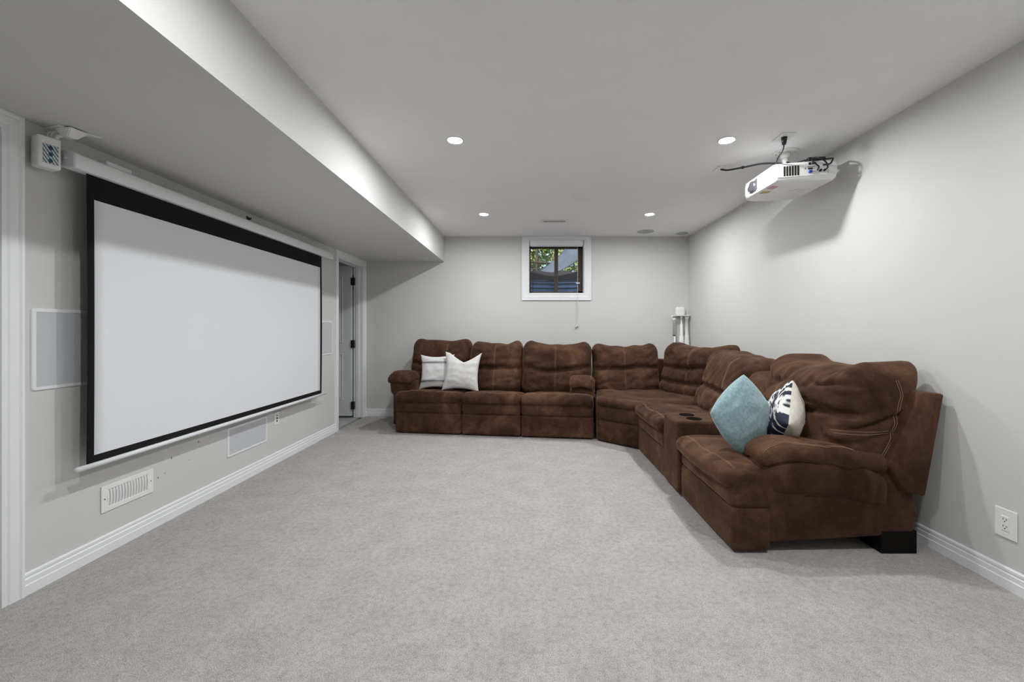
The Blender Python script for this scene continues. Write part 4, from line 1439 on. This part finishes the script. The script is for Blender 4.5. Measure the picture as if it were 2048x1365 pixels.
CUPS = (0.895, 1.035)
for x in CUPS:
    cut = cyl('cutter', (x, 0.150, 0.455), (x, 0.150, 0.60), 0.051, 0.051, 'dark', lv, 32)
    md = con.modifiers.new('cut', 'BOOLEAN'); md.operation = 'DIFFERENCE'; md.object = cut; md.solver = 'EXACT'
    bpy.context.view_layer.update()
    nm = bpy.data.meshes.new_from_object(con.evaluated_get(bpy.context.evaluated_depsgraph_get()))
    con.modifiers.clear(); con.data = nm
    for p in nm.polygons: p.use_smooth = len(p.vertices) == 4
    bpy.data.objects.remove(cut, do_unlink=True)
    vs = []; fs = []; n = 32
    prof = [(0.054, 0.5270), (0.054, 0.5300), (0.0495, 0.5300), (0.0470, 0.460), (0.001, 0.460)]
    for r_, z in prof:
        for k in range(n):
            a = 2 * math.pi * k / n
            vs.append((x + r_ * math.cos(a), 0.150 + r_ * math.sin(a), z))
    for q in range(len(prof) - 1):
        for k in range(n):
            k2 = (k + 1) % n
            fs.append((q * n + k, q * n + k2, (q + 1) * n + k2, (q + 1) * n + k))
    raw('cup_holder', vs, fs, 'dark', lv, True)
arm(lv, LB - 0.205, LB + 0.004, 1, 83, 0.98, True, 0.565, 1.0, 0.085)
# soft headrest bridging to the console
soft('console_lid', lv, (LC - LA - 0.02, 0.30, 0.06), ((LA + LC) / 2, 0.50, 0.545), 0.028, 'suede', 0.02, shape_seat(85, 0.01))
back_frame(lv, -0.0, LB + 0.020, 1.0)
box('rear_base', 0.02, LB - 0.16, 0.20, 0.95, 0.06, 0.36, 'suede', lv, 0.01)
for x in (0.08, LB - 0.10):
    box('foot', x - 0.05, x + 0.09, 0.80, 0.985, 0.0, 0.12, 'dark', lv, 0.004)
    box('foot', x - 0.03, x + 0.03, 0.06, 0.12, 0.0, 0.03, 'black', lv, 0.004)

# ------------------------------------------------------------------ throw pillows
def pillow(name, label, size, thick, mtx, front, back, seed, chop=None, tuftc=0.07, n=30, pinch=0.10):
    t = thing(name, label, 'pillow', mtx.to_translation())
    t.rotation_mode = 'QUATERNION'
    t.rotation_quaternion = mtx.to_quaternion()
    for sgn, nm, mat in ((-1, 'front_cover', front), (1, 'back_cover', back)):
        vs = []; fs = []; uvs = []
        for j in range(n + 1):
            for i in range(n + 1):
                u = math.sin((2 * i / n - 1) * math.pi / 2); v = math.sin((2 * j / n - 1) * math.pi / 2)
                x = size[0] / 2 * u * (1 - pinch * (1 - v * v) * abs(u) ** 2)
                z = size[1] / 2 * v * (1 - pinch * (1 - u * u) * abs(v) ** 2)
                th = thick / 2 * (max(0, (1 - u ** 2)) * max(0, (1 - v ** 2))) ** 0.42
                if chop:
                    c0, dep = chop
                    k = max(0, 1 - abs(u - c0) / 0.85) * max(0, (v + 0.1) / 1.1) ** 2
                    z -= dep * k
                wr = noise.noise((u * 2.2 + seed, v * 3.5, seed * 2.0)) * 0.010 + (1 - min(1, abs(noise.noise((u * 1.6 - seed, v * 6.5 + 0.5 * u, seed))) * 3)) * -0.006
                e = (1 - u ** 2) * (1 - v ** 2)
                y = sgn * (th + wr * min(1, e * 3))
                vs.append((x, y, z)); uvs.append(((u + 1) / 2, (v + 1) / 2))
        for j in range(n):
            for i in range(n):
                q = j * (n + 1) + i
                f = (q, q + 1, q + n + 2, q + n + 1)
                fs.append(f if sgn < 0 else f[::-1])
        me = bpy.data.meshes.new(nm)
        me.from_pydata(vs, [], fs)
        uvl = me.uv_layers.new()
        for l in me.loops:
            a = uvs[l.vertex_index]
            uvl.data[l.index].uv = a
        link_mesh(nm, me, mat, t, True)
    return t
def frame(pos, xdir, zdir):
    x = Vector(xdir).normalized(); z = Vector(zdir).normalized()
    y = z.cross(x).normalized()
    z = x.cross(y).normalized()
    m = Matrix((x, y, z)).transposed().to_4x4()
    return Matrix.Translation(pos) @ m
# striped and cream pillows on the left seat
pillow('throw_pillow', 'white throw pillow with thin black stripes beside the sofa arm', (0.42, 0.42), 0.13,
       frame((-1.105, 4.995, 0.665), (1, -0.12, 0.02), (0.02, 0.22, 1)), 'stripe', 'cream', 1.3, None, n=34, pinch=0.15)
pillow('throw_pillow', 'plain cream throw pillow with a chopped top beside the striped one', (0.44, 0.46), 0.15,
       frame((-0.785, 4.880, 0.680), (1, -0.10, -0.03), (0.0, 0.26, 1)), 'cream', 'cream', 4.1, (0.12, 0.10), n=34, pinch=0.14)
# teal and navy pillows on the near seat
VT = Vector((1.22, 2.42, 0)).normalized()          # horizontal direction from the room's middle to the near seat
def cornered(pos, horiz, up, spin):
    """square standing on one corner: horiz and up span its plane, spin turns it in that plane"""
    h = Vector(horiz).normalized(); u = Vector(up).normalized()
    x = h * math.cos(spin) + u * math.sin(spin)
    z = -h * math.sin(spin) + u * math.cos(spin)
    return frame(pos, x, z)
pillow('throw_pillow', 'pale teal chenille throw pillow standing on its corner', (0.340, 0.345), 0.15,
       cornered((1.258, 2.450, 0.662), (0.91, 0.32, 0.0), (0.04, 0.12, 1.0), R(40)), 'teal', 'teal', 7.7, None, n=34, pinch=-0.10)
pillow('throw_pillow', 'navy and white tie-dye pillow with ivory back behind the arm', (0.350, 0.350), 0.22,
       cornered((1.530, 2.520, 0.622), (0.44, 0.90, 0.0), (0.26, 0.0, 1.0), R(42)), 'ivory', 'navy', 9.2, None, n=34, pinch=0.04)
